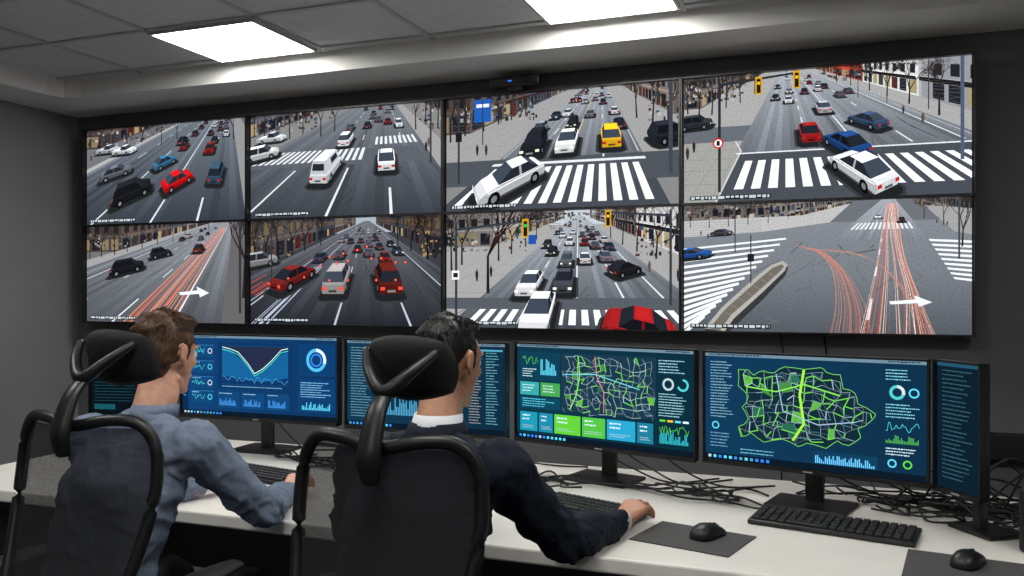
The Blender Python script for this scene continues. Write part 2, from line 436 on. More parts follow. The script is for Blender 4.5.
    def tree(s, u, v, hm, col=(.17, .14, .13), seed=0, depth=5):
        rnd = random.Random(seed); sp = (v-s.vy)/s.H
        def br(x, y, a, l, w, d):
            x2 = x+math.cos(a)*l; y2 = y-math.sin(a)*l
            s.cv.line([(x, y), (x2, y2)], [w, w*.7], col, hold=True)
            if d > 0 and y2 > -.1:
                for i in range(3 if d > 1 else 2):
                    br(x2, y2, a+rnd.uniform(-.65, .65), l*rnd.uniform(.6, .85), max(w*.6, .0022), d-1)
        br(u, v, math.pi/2+rnd.uniform(-.06, .06), hm*sp*.26, .2*sp, depth)
        s.cv.layer += 1
    def pole(s, u, v, hm, col=(.2, .21, .23), w=.16, arm=0, lamps=()):
        sp = (v-s.vy)/s.H; yt = v-hm*sp
        s.cv.line([(u, v), (u, yt)], w*sp, col)
        if arm:
            xe = u+arm*sp; s.cv.line([(u, yt+.3*sp), (xe, yt)], [w*sp, w*sp*.7], col)
            for t, c in lamps:
                x = u+(xe-u)*t; y = yt+.3*sp*(1-t); f = .55
                s.cv.rect(x-.28*sp*f, y-.1*sp, .56*sp*f, 1.5*sp*f, (.8, .6, .12))
                s.cv.rect(x-.16*sp*f, y, .32*sp*f, 1.2*sp*f, (.1, .1, .08))
                s.cv.disc(x, y+.2*sp, .14*sp*f, c)
    def folk(s, u, v, n, spread, seed=1):
        rnd = random.Random(seed)
        for i in range(max(2, n//2)):
            x = u+rnd.uniform(-spread, spread)*1.3; vv = v+rnd.uniform(-.06, .06); sp = (vv-s.vy)/s.H*CS*.95
            c = rnd.choice(((.14, .14, .16), (.22, .18, .18), (.18, .22, .3), (.35, .3, .28)))
            s.cv.poly([(x-.1*sp, vv), (x+.12*sp, vv), (x+.24*sp, vv-.9*sp), (x+.2*sp, vv-1.45*sp), (x-.2*sp, vv-1.45*sp), (x-.24*sp, vv-.9*sp)], c)
            s.cv.disc(x, vv-1.6*sp, .16*sp, (.45, .33, .28), n=8)
    def clutter(s, v0, v1, n, seed, pal=None, u0=0, u1=2.06):
        """distant street life: signs, awnings, lit windows, vans beyond the kerb"""
        r = random.Random(seed); pal = pal or ((.16, .17, .2), (.3, .26, .24), (.45, .43, .41), (.1, .1, .12), (.7, .68, .65), (.33, .2, .17), (.22, .3, .38), (.55, .56, .58))
        for i in range(int(n*1.4)):
            v = r.uniform(v0, v1); w = r.uniform(.008, .035); h = r.uniform(.008, .035)
            s.cv.rect(r.uniform(u0, u1), v-h, w, h, r.choice(pal), keep=(i % 12 != 0))
        s.cv.layer += 1
    def trail(s, pts, w, col):
        P = catmull([(p[0], p[1], 0) for p in pts], 8)
        s.cv.line([(p.x, p.y) for p in P], [max(.0015, w*(p.y-s.vy)/s.H) for p in P], col)
    def arrow(s, u, v, col=(.9, .92, .95), m=1.0, flip=1):
        sp = (v-s.vy)/s.H*m
        a = [(-1.8, .2), (.4, -.1), (.3, -.7), (1.8, .3), (.7, 1.0), (.6, .45), (-1.7, .65)]
        s.cv.poly([(u+flip*x*sp, v+y*sp*.62) for x, y in a], col)
    def caption(s):
        s.cv.rect(0.05, .945, .62, .032, (.03, .035, .04))
        s.cv.text(.06, .95, .6, .022, (.75, .78, .8), keep=False)

SW = 2.062
def base(cv, ground):
    cv.rect(0, 0, cv.w, cv.h, ground)

def row_buildings(F, side, xa, cols, z0, n, hmin=9, hmax=18, step=15, **kw):
    B = []
    z = z0
    for i in range(n):
        B.append((z, z+step-.5, random.uniform(hmin, hmax), cols[i % len(cols)])); z += step
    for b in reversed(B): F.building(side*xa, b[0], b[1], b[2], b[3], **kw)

MK = (.86, .88, .9)
CARS = [(.8, .81, .83), (.14, .15, .17), (.55, .57, .6), (.33, .35, .38), (.45, .14, .12), (.2, .25, .34), (.84, .84, .85), (.22, .23, .25), (.42, .44, .47), (.16, .17, .19), (.3, .3, .32)]
def far_cars(F, lanes, v0, v1, n, seed):
    rnd = random.Random(seed); L_ = []
    for i in range(int(n*2.8)):
        v = v0+(v1-v0)*rnd.random()**1.2; ln = rnd.choice(lanes)
        L_.append((v, ln[0], ln[1]))
    L_.sort()
    last = {}
    for v, ub, th in L_:
        if ub in last and F.Z(last[ub])-F.Z(v) < 4.4: continue
        last[ub] = v
        u = F.g(ub+rnd.uniform(-.05, .05), v)[0]
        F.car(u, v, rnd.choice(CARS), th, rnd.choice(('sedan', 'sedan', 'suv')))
PI = math.pi
def feed1():
    cv = Canvas(SW); F = Feed(cv, 1.85, -.22, 6.5, 1.4)
    base(cv, (.42, .43, .45))
    F.gradground(-9, 6, -.2, .12, (.35, .35, .37), (.4, .41, .43))
    row_buildings(F, -1, 26, [(.3, .25, .24), (.28, .3, .33), (.42, .41, .4)], 22, 5, 8, 14)
    F.clutter(.03, .2, 70, 1, u1=1.3)
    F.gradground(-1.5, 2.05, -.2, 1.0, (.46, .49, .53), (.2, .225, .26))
    F.ground(-1.75, -1.5, -.2, 1, (.66, .66, .66)); F.ground(2.05, 2.6, -.2, 1, (.55, .55, .56))
    for ub, d in ((-.75, 3), (.05, 3), (.85, 0), (1.45, 3)): F.lane(ub, -.05, 1, (.82, .85, .88), .2, d)
    F.lane(-1.42, -.1, 1, (.7, .72, .75), .12)
    for i, u in enumerate((.05, .18, .35, .55, .75, 1.0, 1.2, 1.9)): F.tree(u, .16+.04*(i % 2), 7, seed=i+3, depth=5)
    F.pole(.2, .26, 7); F.folk(.2, .28, 4, .15)
    far_cars(F, [(.4, 0), (1.1, 0), (1.7, 0), (1.4, 0)], .0, .3, 9, 14)
    for a in ((.3, .25, (.75, .77, .8), 1.5, 'truck'), (.52, .27, (.88, .9, .92), 1.5, 'truck'), (1.28, .2, (.15, .16, .2), 0, 'sedan'), (1.62, .3, (.5, .12, .1), .0, 'sedan'),
              (1.05, .42, (.2, .45, .6), .6, 'sedan'), (.42, .5, (.4, .42, .46), .9, 'sedan'), (1.7, .56, (.2, .3, .38), .1, 'suv'), (1.22, .62, (.85, .08, .1), .8, 'sedan'), (.64, .72, (.12, .125, .14), .9, 'suv')):
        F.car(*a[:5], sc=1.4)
    F.caption(); return cv
def feed2():
    cv = Canvas(SW); F = Feed(cv, 1.48, -.16, 5.5, 1.4)
    base(cv, (.5, .5, .5))
    row_buildings(F, -1, 22, [(.3, .3, .33), (.38, .34, .32), (.48, .47, .46)], 16, 6, 8, 14)
    row_buildings(F, 1, 13, [(.33, .34, .37), (.4, .36, .35)], 22, 5, 8, 14)
    F.clutter(.02, .2, 70, 2, u1=.95); F.clutter(.05, .25, 20, 3, u0=1.75)
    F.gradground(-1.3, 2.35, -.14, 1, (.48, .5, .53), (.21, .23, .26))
    F.ground(-9, 2.2, .38, .52, (.34, .36, .39))
    F.ground(2.35, 2.8, -.1, 1, (.6, .6, .6))
    F.zebra(-1.7, 1.1, 22, .37, .48); F.zebra(1.25, 2.3, 9, .28, .35)
    for ub, d in ((-.1, 0), (.85, 0), (1.55, 3), (-.6, 3)): F.lane(ub, .55, 1, MK, .2, d)
    for ub in (.3, .9, 1.9): F.lane(ub, -.05, .3, MK, .14, 3)
    for i, u in enumerate((.04, .16, .3, .45, .6, .8, .95, 1.8, 1.9, 2.02)): F.tree(u, .2+.04*(i % 2), 8, seed=i+30, depth=5)
    F.pole(1.95, .55, 10, w=.14); F.folk(1.98, .4, 3, .08)
    far_cars(F, [(.3, 0), (.9, 0), (1.25, 0), (1.6, 0), (2.0, PI)], .0, .24, 8, 4)
    for a in ((.25, .26, (.85, .87, .88), 1.45, 'truck'), (1.08, .32, (.9, .92, .94), 0, 'suv'), (.14, .42, (.85, .87, .88), 1.0, 'suv'), (1.5, .53, (.9, .92, .93), 0, 'sedan'), (.88, .6, (.86, .88, .9), .08, 'van')):
        F.car(*a[:5], sc=1.45)
    F.caption(); return cv
def feed3():
    cv = Canvas(SW); F = Feed(cv, 1.42, -.1, 5.2, 1.35)
    base(cv, (.6, .6, .6))
    row_buildings(F, -1, 15, [(.34, .3, .29), (.3, .34, .42), (.55, .53, .52)], 17, 7, 9, 18, shop=(.22, .14, .13))
    row_buildings(F, 1, 8.5, [(.46, .42, .4), (.34, .34, .37), (.6, .6, .6)], 19, 7, 9, 18)
    F.slabs(-4, -.15, .05, .56, (.53, .53, .53), 12); F.clutter(.08, .24, 70, 4, u1=.85); F.clutter(.1, .35, 24, 5, u0=1.8)
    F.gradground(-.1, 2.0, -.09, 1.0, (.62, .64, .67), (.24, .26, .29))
    F.ground(-9, 6, .56, .78, (.29, .31, .34)); F.ground(-9, -.1, .78, 1, (.5, .5, .5)); F.ground(2.0, 4, .78, 1, (.5, .5, .5))
    F.ground(-.1, 2, .78, 1.0, (.26, .28, .31))
    F.zebra(.0, 1.95, 14, .64, .95, (.95, .96, .97))
    F.lane(.95, -.05, .55, (.8, .74, .5), .16); F.lane(.45, -.05, .58, MK, .14, 3); F.lane(1.45, -.05, .58, MK, .14, 3)
    F.lane(-.06, -.05, .55, (.75, .75, .75), .12); F.lane(1.95, -.05, .55, (.75, .75, .75), .12)
    F.ground(-.1, 2.0, .595, .615, MK)
    for i, (u, v) in enumerate(((.04, .38), (.18, .33), (.36, .3), (.5, .25), (.62, .22), (.75, .18), (1.72, .28), (1.85, .34), (1.98, .42))): F.tree(u, v, 8, seed=i+50, depth=5)
    cv.rect(.27, .02, .16, .2, (.12, .35, .68)); cv.rect(.29, .06, .12, .03, (.9, .9, .95)); F.pole(.35, .42, 4, w=.1)
    F.folk(.25, .48, 5, .15, 5); F.folk(1.95, .5, 4, .07, 6)
    F.pole(.12, .75, 7, w=.12); cv.rect(.09, .3, .06, .08, (.1, .1, .12))
    far_cars(F, [(.1, PI), (.45, PI), (.8, PI), (1.15, 0), (1.45, 0), (1.8, 0)], -.03, .36, 15, 9)
    for a in ((.84, .49, (.12, .13, .15), PI-.15, 'suv'), (1.13, .48, (.9, .91, .92), PI-.05, 'sedan'), (1.5, .46, (.92, .72, .14), 0, 'suv'), (.62, .8, (.9, .91, .93), -2.4, 'sedan'), (2.0, .48, (.15, .16, .2), 1.4, 'suv')):
        F.car(*a[:5], sc=1.6)
    F.pole(2.0, .75, 8.2, w=.2, arm=-3.6, lamps=((.55, (.1, .8, .4)), (.97, (.9, .2, .1))), col=(.24, .26, .3))
    F.caption(); return cv
def feed4():
    cv = Canvas(SW); F = Feed(cv, .78, -.08, 6.0, 1.4)
    base(cv, (.63, .63, .63))
    row_buildings(F, -1, 12, [(.38, .36, .35), (.3, .28, .28)], 26, 6, 9, 16)
    F.building(16, 75, 120, 16, (.4, .27, .23)); F.building(16, 41, 74, 14, (.62, .24, .18)); F.building(16, 24, 40.5, 18, (.82, .83, .83), shop=(.08, .08, .09)); F.building(16, 12, 23.5, 18, (.55, .56, .58), shop=(.06, .06, .07))
    F.slabs(3.0, 6, .1, .62, (.55, .55, .54), 10); F.clutter(.06, .2, 60, 6, u1=.45); F.clutter(.04, .12, 30, 7, u0=1.0, u1=1.4)
    F.gradground(.2, 3.0, -.07, 1.0, (.64, .66, .69), (.26, .28, .31))
    F.ground(.2, 8, .62, 1.0, (.27, .29, .32)); F.ground(-9, .2, .4, .52, (.38, .4, .43))
    cv.poly([F.g(-.7, 1.0), F.g(.25, 1.0), F.g(.25, .6), F.g(.1, .52), F.g(-1.5, .52), F.g(-4, .7)], (.6, .6, .59))
    F.slabs(-.9, .2, .55, 1, (.53, .53, .52), 6, 1.2)
    cv.line([F.g(.25, 1.0), F.g(.25, .6), F.g(.1, .52)], .012, (.78, .78, .77))
    F.zebra(.35, 3.5, 22, .68, .9, (.95, .96, .97))
    cv.line([F.g(.2, .62), F.g(3.0, .62)], .01, MK)
    for ub, d in ((1.05, 3), (1.6, 0), (2.2, 3), (2.75, 0)): F.lane(ub, -.05, .6, MK, .18, d)
    F.lane(2.92, -.05, .62, (.7, .7, .7), .15)
    for i, (u, v) in enumerate(((.03, .28), (.12, .3), (.22, .3), (.33, .25), (.44, .22), (.55, .16), (1.15, .12), (1.25, .15), (1.38, .2), (1.5, .25), (1.65, .32), (1.85, .42))): F.tree(u, v, 8 if i < 6 else 6, seed=i+70, depth=5)
    F.folk(1.75, .45, 6, .15, 12); F.folk(.15, .62, 5, .12, 14)
    for x in (1.3, 1.5, 1.78): F.pole(x, .25+.25*(x-1.3), 4, w=.1)
    far_cars(F, [(.5, PI), (.85, PI), (1.3, 0), (1.75, 0), (2.1, 0), (2.5, 0)], -.02, .26, 11, 19)
    for a in ((.95, .52, (.6, .12, .12), 0, 'sedan'), (1.36, .46, (.22, .3, .42), -.5, 'sedan'), (.1, .4, (.2, .22, .25), 1.4, 'suv'), (1.21, .63, (.12, .27, .5), -.4, 'sedan'), (1.31, .84, (.92, .93, .95), -.45, 'sedan'), (1.05, .33, (.7, .7, .72), 0, 'sedan')):
        F.car(*a[:5], sc=1.5)
    F.pole(.28, .92, 5.4, w=.13, arm=3.6, lamps=((.5, (.9, .7, .1)), (.97, (.9, .7, .1))), col=(.16, .17, .19))
    cv.disc(.27, .53, .042, (.75, .1, .1), n=20); cv.disc(.27, .53, .03, (.95, .95, .95), n=20); cv.rect(.257, .51, .026, .04, (.1, .1, .1))
    F.pole(2.0, .75, 7, w=.18, col=(.3, .34, .42))
    F.caption(); return cv
def feed5():
    cv = Canvas(SW); F = Feed(cv, 1.9, -.06, 5.0, 1.3)
    base(cv, (.42, .42, .43))
    row_buildings(F, -1, 22, [(.34, .29, .27), (.3, .3, .33), (.42, .4, .39)], 20, 6, 9, 16)
    F.building(2.6, 8, 60, 14, (.22, .23, .26))
    F.clutter(.08, .25, 60, 8, u1=1.2)
    F.gradground(-2.2, 1.75, -.05, 1, (.54, .56, .59), (.3, .315, .34))
    F.ground(1.75, 2.6, -.05, 1, (.38, .375, .38)); F.ground(-3.0, -2.2, -.05, 1, (.6, .6, .6))
    for ub, d in ((-1.4, 0), (-.55, 3), (.35, 3), (1.15, 0)): F.lane(ub, 0, 1, MK, .18, d)
    for i, (u, v) in enumerate(((.04, .33), (.2, .32), (.38, .3), (.55, .27), (.75, .24), (.95, .2), (1.15, .18), (1.3, .15), (1.6, .12), (1.98, .35))): F.tree(u, v, 7.5, seed=i+90, depth=5)
    rnd = random.Random(5)
    for i in range(18):
        ub = rnd.uniform(.5, 1.15); c = rnd.choice(((.95, .4, .2), (1, .6, .42), (.8, .22, .12), (1, .78, .65), (.7, .4, .3)))
        F.trail([F.g(ub, 1.0), F.g(ub, .6), F.g(ub, .3), F.g(ub, .05)], rnd.uniform(.015, .045), c)
    far_cars(F, [(-1.0, 0), (0, 0)], .05, .2, 4, 77)
    for a in ((1.35, .14, (.7, .7, .72), 0, 'sedan'), (1.0, .33, (.14, .16, .2), .8, 'suv'), (.57, .48, (.12, .13, .16), .9, 'suv'), (1.48, .28, (.3, .14, .12), 0, 'sedan')): F.car(*a[:5], sc=1.5)
    F.arrow(1.42, .68, m=.7)
    F.pole(1.98, .9, 10, w=.16); F.tree(2.02, .75, 9, seed=200, depth=5)
    F.caption(); return cv
def feed6():
    cv = Canvas(SW); F = Feed(cv, 1.3, .02, 4.2, 1.2)
    base(cv, (.22, .23, .25))
    cv.rect(.9, 0, .7, .14, (.62, .67, .72))
    row_buildings(F, -1, 12, [(.3, .28, .28), (.2, .21, .25), (.4, .38, .36)], 12, 7, 9, 18, win=(.42, .36, .28))
    row_buildings(F, 1, 9, [(.26, .22, .21), (.2, .21, .25)], 14, 7, 9, 18, win=(.38, .31, .22))
    F.clutter(.15, .4, 50, 9, ((.1, .1, .12), (.6, .5, .35), (.15, .15, .18), (.35, .16, .13), (.3, .3, .33)), u1=.6); F.clutter(.15, .4, 30, 10, ((.1, .1, .12), (.6, .5, .35), (.15, .15, .18)), u0=1.8)
    F.gradground(-1.2, 2.9, .03, 1, (.42, .43, .46), (.13, .14, .165))
    for ub, d in ((-.3, 0), (.1, 0), (.95, 3), (1.75, 3), (2.5, 0)): F.lane(ub, .1, 1, (.7, .74, .8), .14, d)
    for i, (u, v) in enumerate(((.05, .42), (.18, .4), (.32, .36), (.48, .33), (.62, .3), (.8, .25), (1.62, .28), (1.75, .32), (1.92, .4))): F.tree(u, v, 7, seed=i+110, depth=5, col=(.09, .08, .08))
    rnd = random.Random(15)
    for i in range(9):
        ub = rnd.uniform(-.4, .2); F.trail([F.g(ub, 1.0), F.g(ub, .7), F.g(ub, .45)], .025, (.75, .8, .88))
    for i in range(10):
        ub = rnd.uniform(-.9, 0); F.trail([F.g(ub, rnd.uniform(.7, .8)), F.g(ub, rnd.uniform(.5, .6))], .03, (.9, .3, .2))
    red = (1, .3, .2)
    far_cars(F, [(.0, 0), (.5, 0), (.95, 0), (1.4, 0), (1.8, 0), (2.3, PI)], .1, .45, 20, 29)
    for a in ((.52, .6, (.45, .14, .13), .35, 'sedan'), (1.0, .62, (.62, .6, .6), 0, 'suv'), (1.5, .62, (.36, .12, .1), -.05, 'suv'), (.12, .44, (.6, .6, .62), .9, 'suv')):
        F.car(*a[:5], sc=1.6, lights=red)
    for u, v in ((.98, .42), (1.1, .4), (1.35, .38), (1.45, .38), (1.2, .3), (1.3, .27), (1.05, .33), (1.7, .42), (1.6, .42), (.8, .45), (.9, .36), (.44, .56), (.62, .55), (.9, .58), (1.1, .58), (1.4, .58), (1.6, .58)):
        cv.disc(u, v, .014, (.8, .15, .1)); cv.disc(u, v, .008, red); cv.disc(u, v, .004, (1, .85, .75))
    F.pole(.25, .6, 6, w=.12); F.caption(); return cv
def feed7():
    cv = Canvas(SW); F = Feed(cv, 1.22, .02, 4.6, 1.3)
    base(cv, (.62, .62, .62))
    cv.rect(.9, 0, .6, .12, (.72, .76, .8))
    row_buildings(F, -1, 13, [(.55, .53, .52), (.42, .42, .45), (.6, .58, .56)], 22, 8, 10, 18)
    row_buildings(F, 1, 10.5, [(.76, .76, .76), (.43, .4, .39), (.62, .6, .6)], 13, 8, 10, 18, shop=(.1, .1, .12))
    F.slabs(-4, 0, .25, .7, (.54, .54, .54), 12); F.clutter(.14, .34, 50, 11, u1=.75); F.clutter(.16, .4, 30, 12, u0=1.7); F.clutter(.02, .08, 24, 14, u0=.95, u1=1.5)
    F.gradground(.0, 2.5, .04, 1, (.64, .66, .69), (.26, .28, .31))
    F.ground(-9, 6, .74, .84, (.32, .34, .37))
    F.zebra(.15, 2.6, 20, .84, .97, (.94, .95, .96))
    for ub, d in ((.6, 3), (1.2, 0), (1.75, 3), (2.2, 0)): F.lane(ub, .06, .74, MK, .16, d)
    for i, (u, v) in enumerate(((.5, .42), (.62, .36), (.75, .3), (.85, .24), (.15, .45), (.05, .5), (1.5, .24), (1.6, .3), (1.72, .36), (1.88, .42), (2.0, .47))): F.tree(u, v, 7.5, seed=i+130, depth=5)
    F.tree(.4, .7, 8.5, seed=141, depth=6, col=(.14, .11, .1))
    F.folk(.25, .6, 4, .15, 22); F.folk(1.95, .55, 4, .1, 23)
    far_cars(F, [(.25, PI), (.6, PI), (.95, PI), (1.4, 0), (1.75, 0), (2.1, 0)], .08, .48, 18, 39)
    for a in ((1.62, .54, (.14, .14, .16), 1.1, 'sedan'), (.8, .66, (.88, .88, .9), PI, 'sedan'), (1.1, .64, (.25, .27, .3), PI, 'sedan'), (.88, .92, (.9, .9, .92), PI, 'sedan'), (1.72, 1.07, (.62, .12, .13), -1.2, 'sedan')):
        F.car(*a[:5], sc=1.3)
    F.pole(.1, .92, 4.3, w=.12, arm=3.4, lamps=((.98, (.1, .8, .4)),), col=(.2, .22, .25))
    F.pole(2.0, .8, 4.6, w=.12, arm=-3.4, lamps=((.9, (.9, .7, .2)),), col=(.2, .22, .25))
    cv.rect(.78, .2, .07, .08, (.12, .3, .65)); cv.rect(.06, .5, .07, .08, (.92, .92, .92)); cv.rect(.072, .52, .045, .04, (.1, .1, .1))
    F.caption(); return cv
def feed8():
    cv = Canvas(SW); F = Feed(cv, 1.52, -.05, 6.0, 1.4)
    base(cv, (.4, .415, .44))
    row_buildings(F, -1, 20, [(.48, .45, .43), (.4, .37, .36)], 32, 5, 8, 12)
    row_buildings(F, 1, 12, [(.3, .3, .3), (.4, .38, .37)], 26, 5, 8, 12)
    F.clutter(.02, .12, 60, 13, u1=1.2)
    F.gradground(-9, 6, .16, .55, (.48, .5, .53), (.44, .46, .49)); F.gradground(-9, 6, .55, 1, (.44, .46, .49), (.31, .33, .36))
    F.gradground(.3, 2.3, -.04, .3, (.62, .64, .67), (.46, .48, .51))
    rr = random.Random(44)
    for i in range(26):
        x = rr.uniform(.5, 2.0); y = rr.uniform(.3, .95)
        cv.line([(x, y), (x+rr.uniform(-.2, .2), y+rr.uniform(.02, .12))], rr.uniform(.003, .012), dim((.42, .44, .47), rr.uniform(.8, .95)), hold=True)
    cv.layer += 1
    cv.poly([(0, 0.12), (.9, .1), (1.25, .02), (1.1, .16), (.6, .22), (0, .25)], (.7, .7, .7))
    for i in range(6): cv.line([(0, .14+i*.02), (.6, .13+i*.017)], .003, (.58, .58, .58), hold=True)
    cv.layer += 1
    cv.poly([(1.75, .05), (2.2, .1), (2.2, .3), (1.95, .25)], (.6, .6, .6))
    for i in range(15):
        t = i/14; y = .3+t*.66; x1 = .78-.62*t; yy = .27+t*.6
        cv.poly([(0, y+.04), (x1, yy), (x1+.005, yy+.014+.012*t), (0, y+.055+.02*t)], (.9, .92, .93), True)
    cv.layer += 1
    for i in range(9):
        y = .3+i*.035; cv.poly([(1.78+.02*i, y), (2.1, y+.02), (2.1, y+.038), (1.79+.02*i, y+.016)], (.9, .92, .93), True)
    cv.layer += 1
    F.zebra(.45, 2.2, 14, .17, .22)
    cv.poly([(.16, 1.0), (.3, .84), (.56, .6), (.68, .5), (.76, .47), (.8, .5), (.78, .56), (.62, .74), (.4, .96), (.36, 1.0)], (.2, .21, .22))
    cv.poly([(.16, .98), (.3, .81), (.56, .57), (.68, .475), (.76, .45), (.795, .475), (.775, .525), (.61, .69), (.39, .9), (.32, 1.0)], (.66, .65, .63))
    cv.poly([(.2, .98), (.32, .83), (.57, .6), (.68, .505), (.75, .475), (.77, .49), (.74, .53), (.58, .68), (.37, .87), (.28, 1.0)], (.42, .4, .37))
    for i in range(7): cv.line([(.3+i*.06, .84-i*.05), (.37+i*.055, .87-i*.05)], .004, (.55, .53, .5), hold=True)
    cv.layer += 1
    F.lane(1.35, .3, .9, MK, .2, 3)
    rnd = random.Random(8)
    for i in range(38):
        t = rnd.random(); c = rnd.choice(((.95, .42, .25), (1, .66, .5), (.75, .28, .18), (1, .86, .78), (.85, .76, .7), (.62, .42, .36), (.95, .93, .9)))
        if i % 2: F.trail([(1.5+.06*t, .03), (1.46+.1*t, .25), (1.42+.2*t, .5), (1.3+.42*t, 1.02)], rnd.uniform(.008, .026), c)
        else: F.trail([(1.5+.08*t, .03), (1.56+.06*t, .4), (1.62+.1*t, .7), (1.6+.25*t, 1.02)], rnd.uniform(.008, .026), c)
    for i in range(30):
        t = rnd.random(); c = rnd.choice(((.9, .5, .37), (.85, .68, .6), (.7, .4, .32), (.62, .5, .46)))
        F.trail([(.85+.2*t, .33+.04*t), (1.02+.14*t, .39+.08*t), (1.12+.14*t, .54+.06*t), (1.14+.22*t, .8), (1.1+.3*t, 1.02)], rnd.uniform(.006, .018), c)
    for i in range(12):
        t = rnd.random(); F.trail([(.9+.1*t, .36), (1.3+.1*t, .4+.05*t), (1.55+.1*t, .6+.1*t), (1.75+.1*t, 1.02)], .009, (.72, .52, .45))
    F.arrow(1.66, .75, m=.6)
    for i, (u, v) in enumerate(((.05, .17), (.2, .18), (.35, .17), (.5, .16), (.65, .15), (.8, .12), (1.75, .15), (1.88, .2))): F.tree(u, v, 7, seed=i+150, depth=4)
    F.tree(2.0, .36, 7, seed=160, depth=6); F.folk(.2, .22, 4, .1, 40); F.folk(1.85, .22, 3, .05, 41)
    for a in ((.07, .42, (.15, .35, .65), 1.2, 'sedan'), (.3, .24, (.3, .3, .33), 1.4, 'sedan'), (1.44, .14, (.85, .85, .87), PI, 'sedan'), (1.6, .17, (.2, .2, .22), 0, 'sedan')): F.car(*a[:5], sc=1.4)
    F.pole(.52, .62, 3.4, w=.08); cv.rect(.495, .39, .05, .06, (.12, .12, .14))
    F.pole(.4, .38, 7, w=.12, arm=4, lamps=((.9, (.9, .7, .2)),)); F.pole(1.98, .45, 8, w=.16, col=(.25, .27, .32))
    F.caption(); return cv

SX0, STOP, PW, PH, SY = -4.198, 2.3726, 1.1895, .5768, 3.9
feeds = [feed1, feed2, feed3, feed4, feed5, feed6, feed7, feed8]
for i, fn in enumerate(feeds):
    c = i % 4; r = i//4
    e = empty('video_wall_display', (SX0+(c+.5)*PW, SY, STOP-(r+.5)*PH))
    box('housing', (PW-.002, .06, PH-.002), (0, .036, 0), M_black, e, bevel=.003)
    b = .006
    boxes('bezel', [((PW-.002, .032, b), (0, -.009, PH/2-b/2)), ((PW-.002, .032, b), (0, -.009, -PH/2+b/2)),
                    ((b, .032, PH-.004), (PW/2-b/2-.001, -.009, 0)), ((b, .032, PH-.004), (-PW/2+b/2+.001, -.009, 0))], M_black, e)
    boxes('mount', [((.3, .03, .2), (0, .081, 0))], M_metal, e)
    cv = fn(); cv.build('screen_image', PH-.012, M_feed, e, (0, .004, 0))

# sensor bar on top of the wall
e = empty('conference_camera', (-1.42, 3.86, STOP+.045))
box('body', (.26, .05, .05), (0, 0, 0), M_black, e, bevel=.014, seg=4)
lathe('lens', [(.017, 0), (.017, .012), (.012, .014)], M_metal, e, loc=(.06, -.024, 0), rot=(math.pi/2, 0, 0))
box('status_led', (.02, .004, .006), (-.02, -.026, 0), M_led, e, bevel=0)
box('foot', (.08, .06, .02), (0, .02, -.034), M_blackm, e)
box('cable_raceway', (1.5, .06, .11), (1.33, 3.97, .765), M_blackm, bevel=.006)

# ------------------------------------------------------------------ desk
e = empty('control_desk', (0, 0, 0))
box('top', (4.72, 1.05, .04), (-.56, 2.555, .73), M_desk, e, bevel=.006)
box('modesty_panel', (4.6, .02, .5), (-.56, 2.98, .46), M_deskleg, e)
for x in (-2.88, -1.28, .3, 1.76):
    box('leg_panel', (.04, .9, .71), (x, 2.56, .355), M_deskleg, e)

# ------------------------------------------------------------------ dashboards
NAVY = (.05, .19, .30); PAN = (.065, .24, .37); CY = (.35, .8, .9); WH = (.8, .9, .95); GR = (.35, .8, .25)
def dash_base(w, bg=NAVY):
    cv = Canvas(w); cv.poly([(0, 0), (w, 0), (w, 1), (0, 1)], None, False, [dim(bg, 1.15), dim(bg, .95), dim(bg, .9), dim(bg, 1.15)])
    cv.rect(0, 0, w, .03, (.4, .5, .56)); cv.text(.03, .008, .5, .013, (.1, .2, .3)); cv.text(w-.3, .008, .25, .013, (.1, .2, .3)); cv.layer += 1
    cv.rect(0, .945, w, .055, (.04, .09, .14))
    for i in range(12): cv.rect(.03+i*.05, .96, .028, .026, random.choice((CY, (.2, .5, .9), (.7, .75, .8), (.3, .6, .7))), True)
    cv.layer += 1
    return cv
def panel(cv, x, y, w, h, c=PAN): cv.rect(x, y, w, h, c)
def bars(cv, x, y, w, h, n, col, seed=1):
    r = random.Random(seed)
    for i in range(n):
        hh = h*r.uniform(.2, 1)*(1-.4*abs(i/n-.4)); cv.rect(x+i*w/n, y+h-hh, w/n*.6, hh, col, True)
    cv.layer += 1
def wave(cv, x, y, w, h, col, seed=1, n=16, lw=.006):
    r = random.Random(seed); cv.line([(x+w*i/n, y+h*r.random()) for i in range(n+1)], lw, col)
def rows(cv, x, y, w, n, dy, col, h=.012):
    for i in range(n): cv.text(x, y+i*dy, w*random.uniform(.6, 1), h, col)
    cv.layer += 1
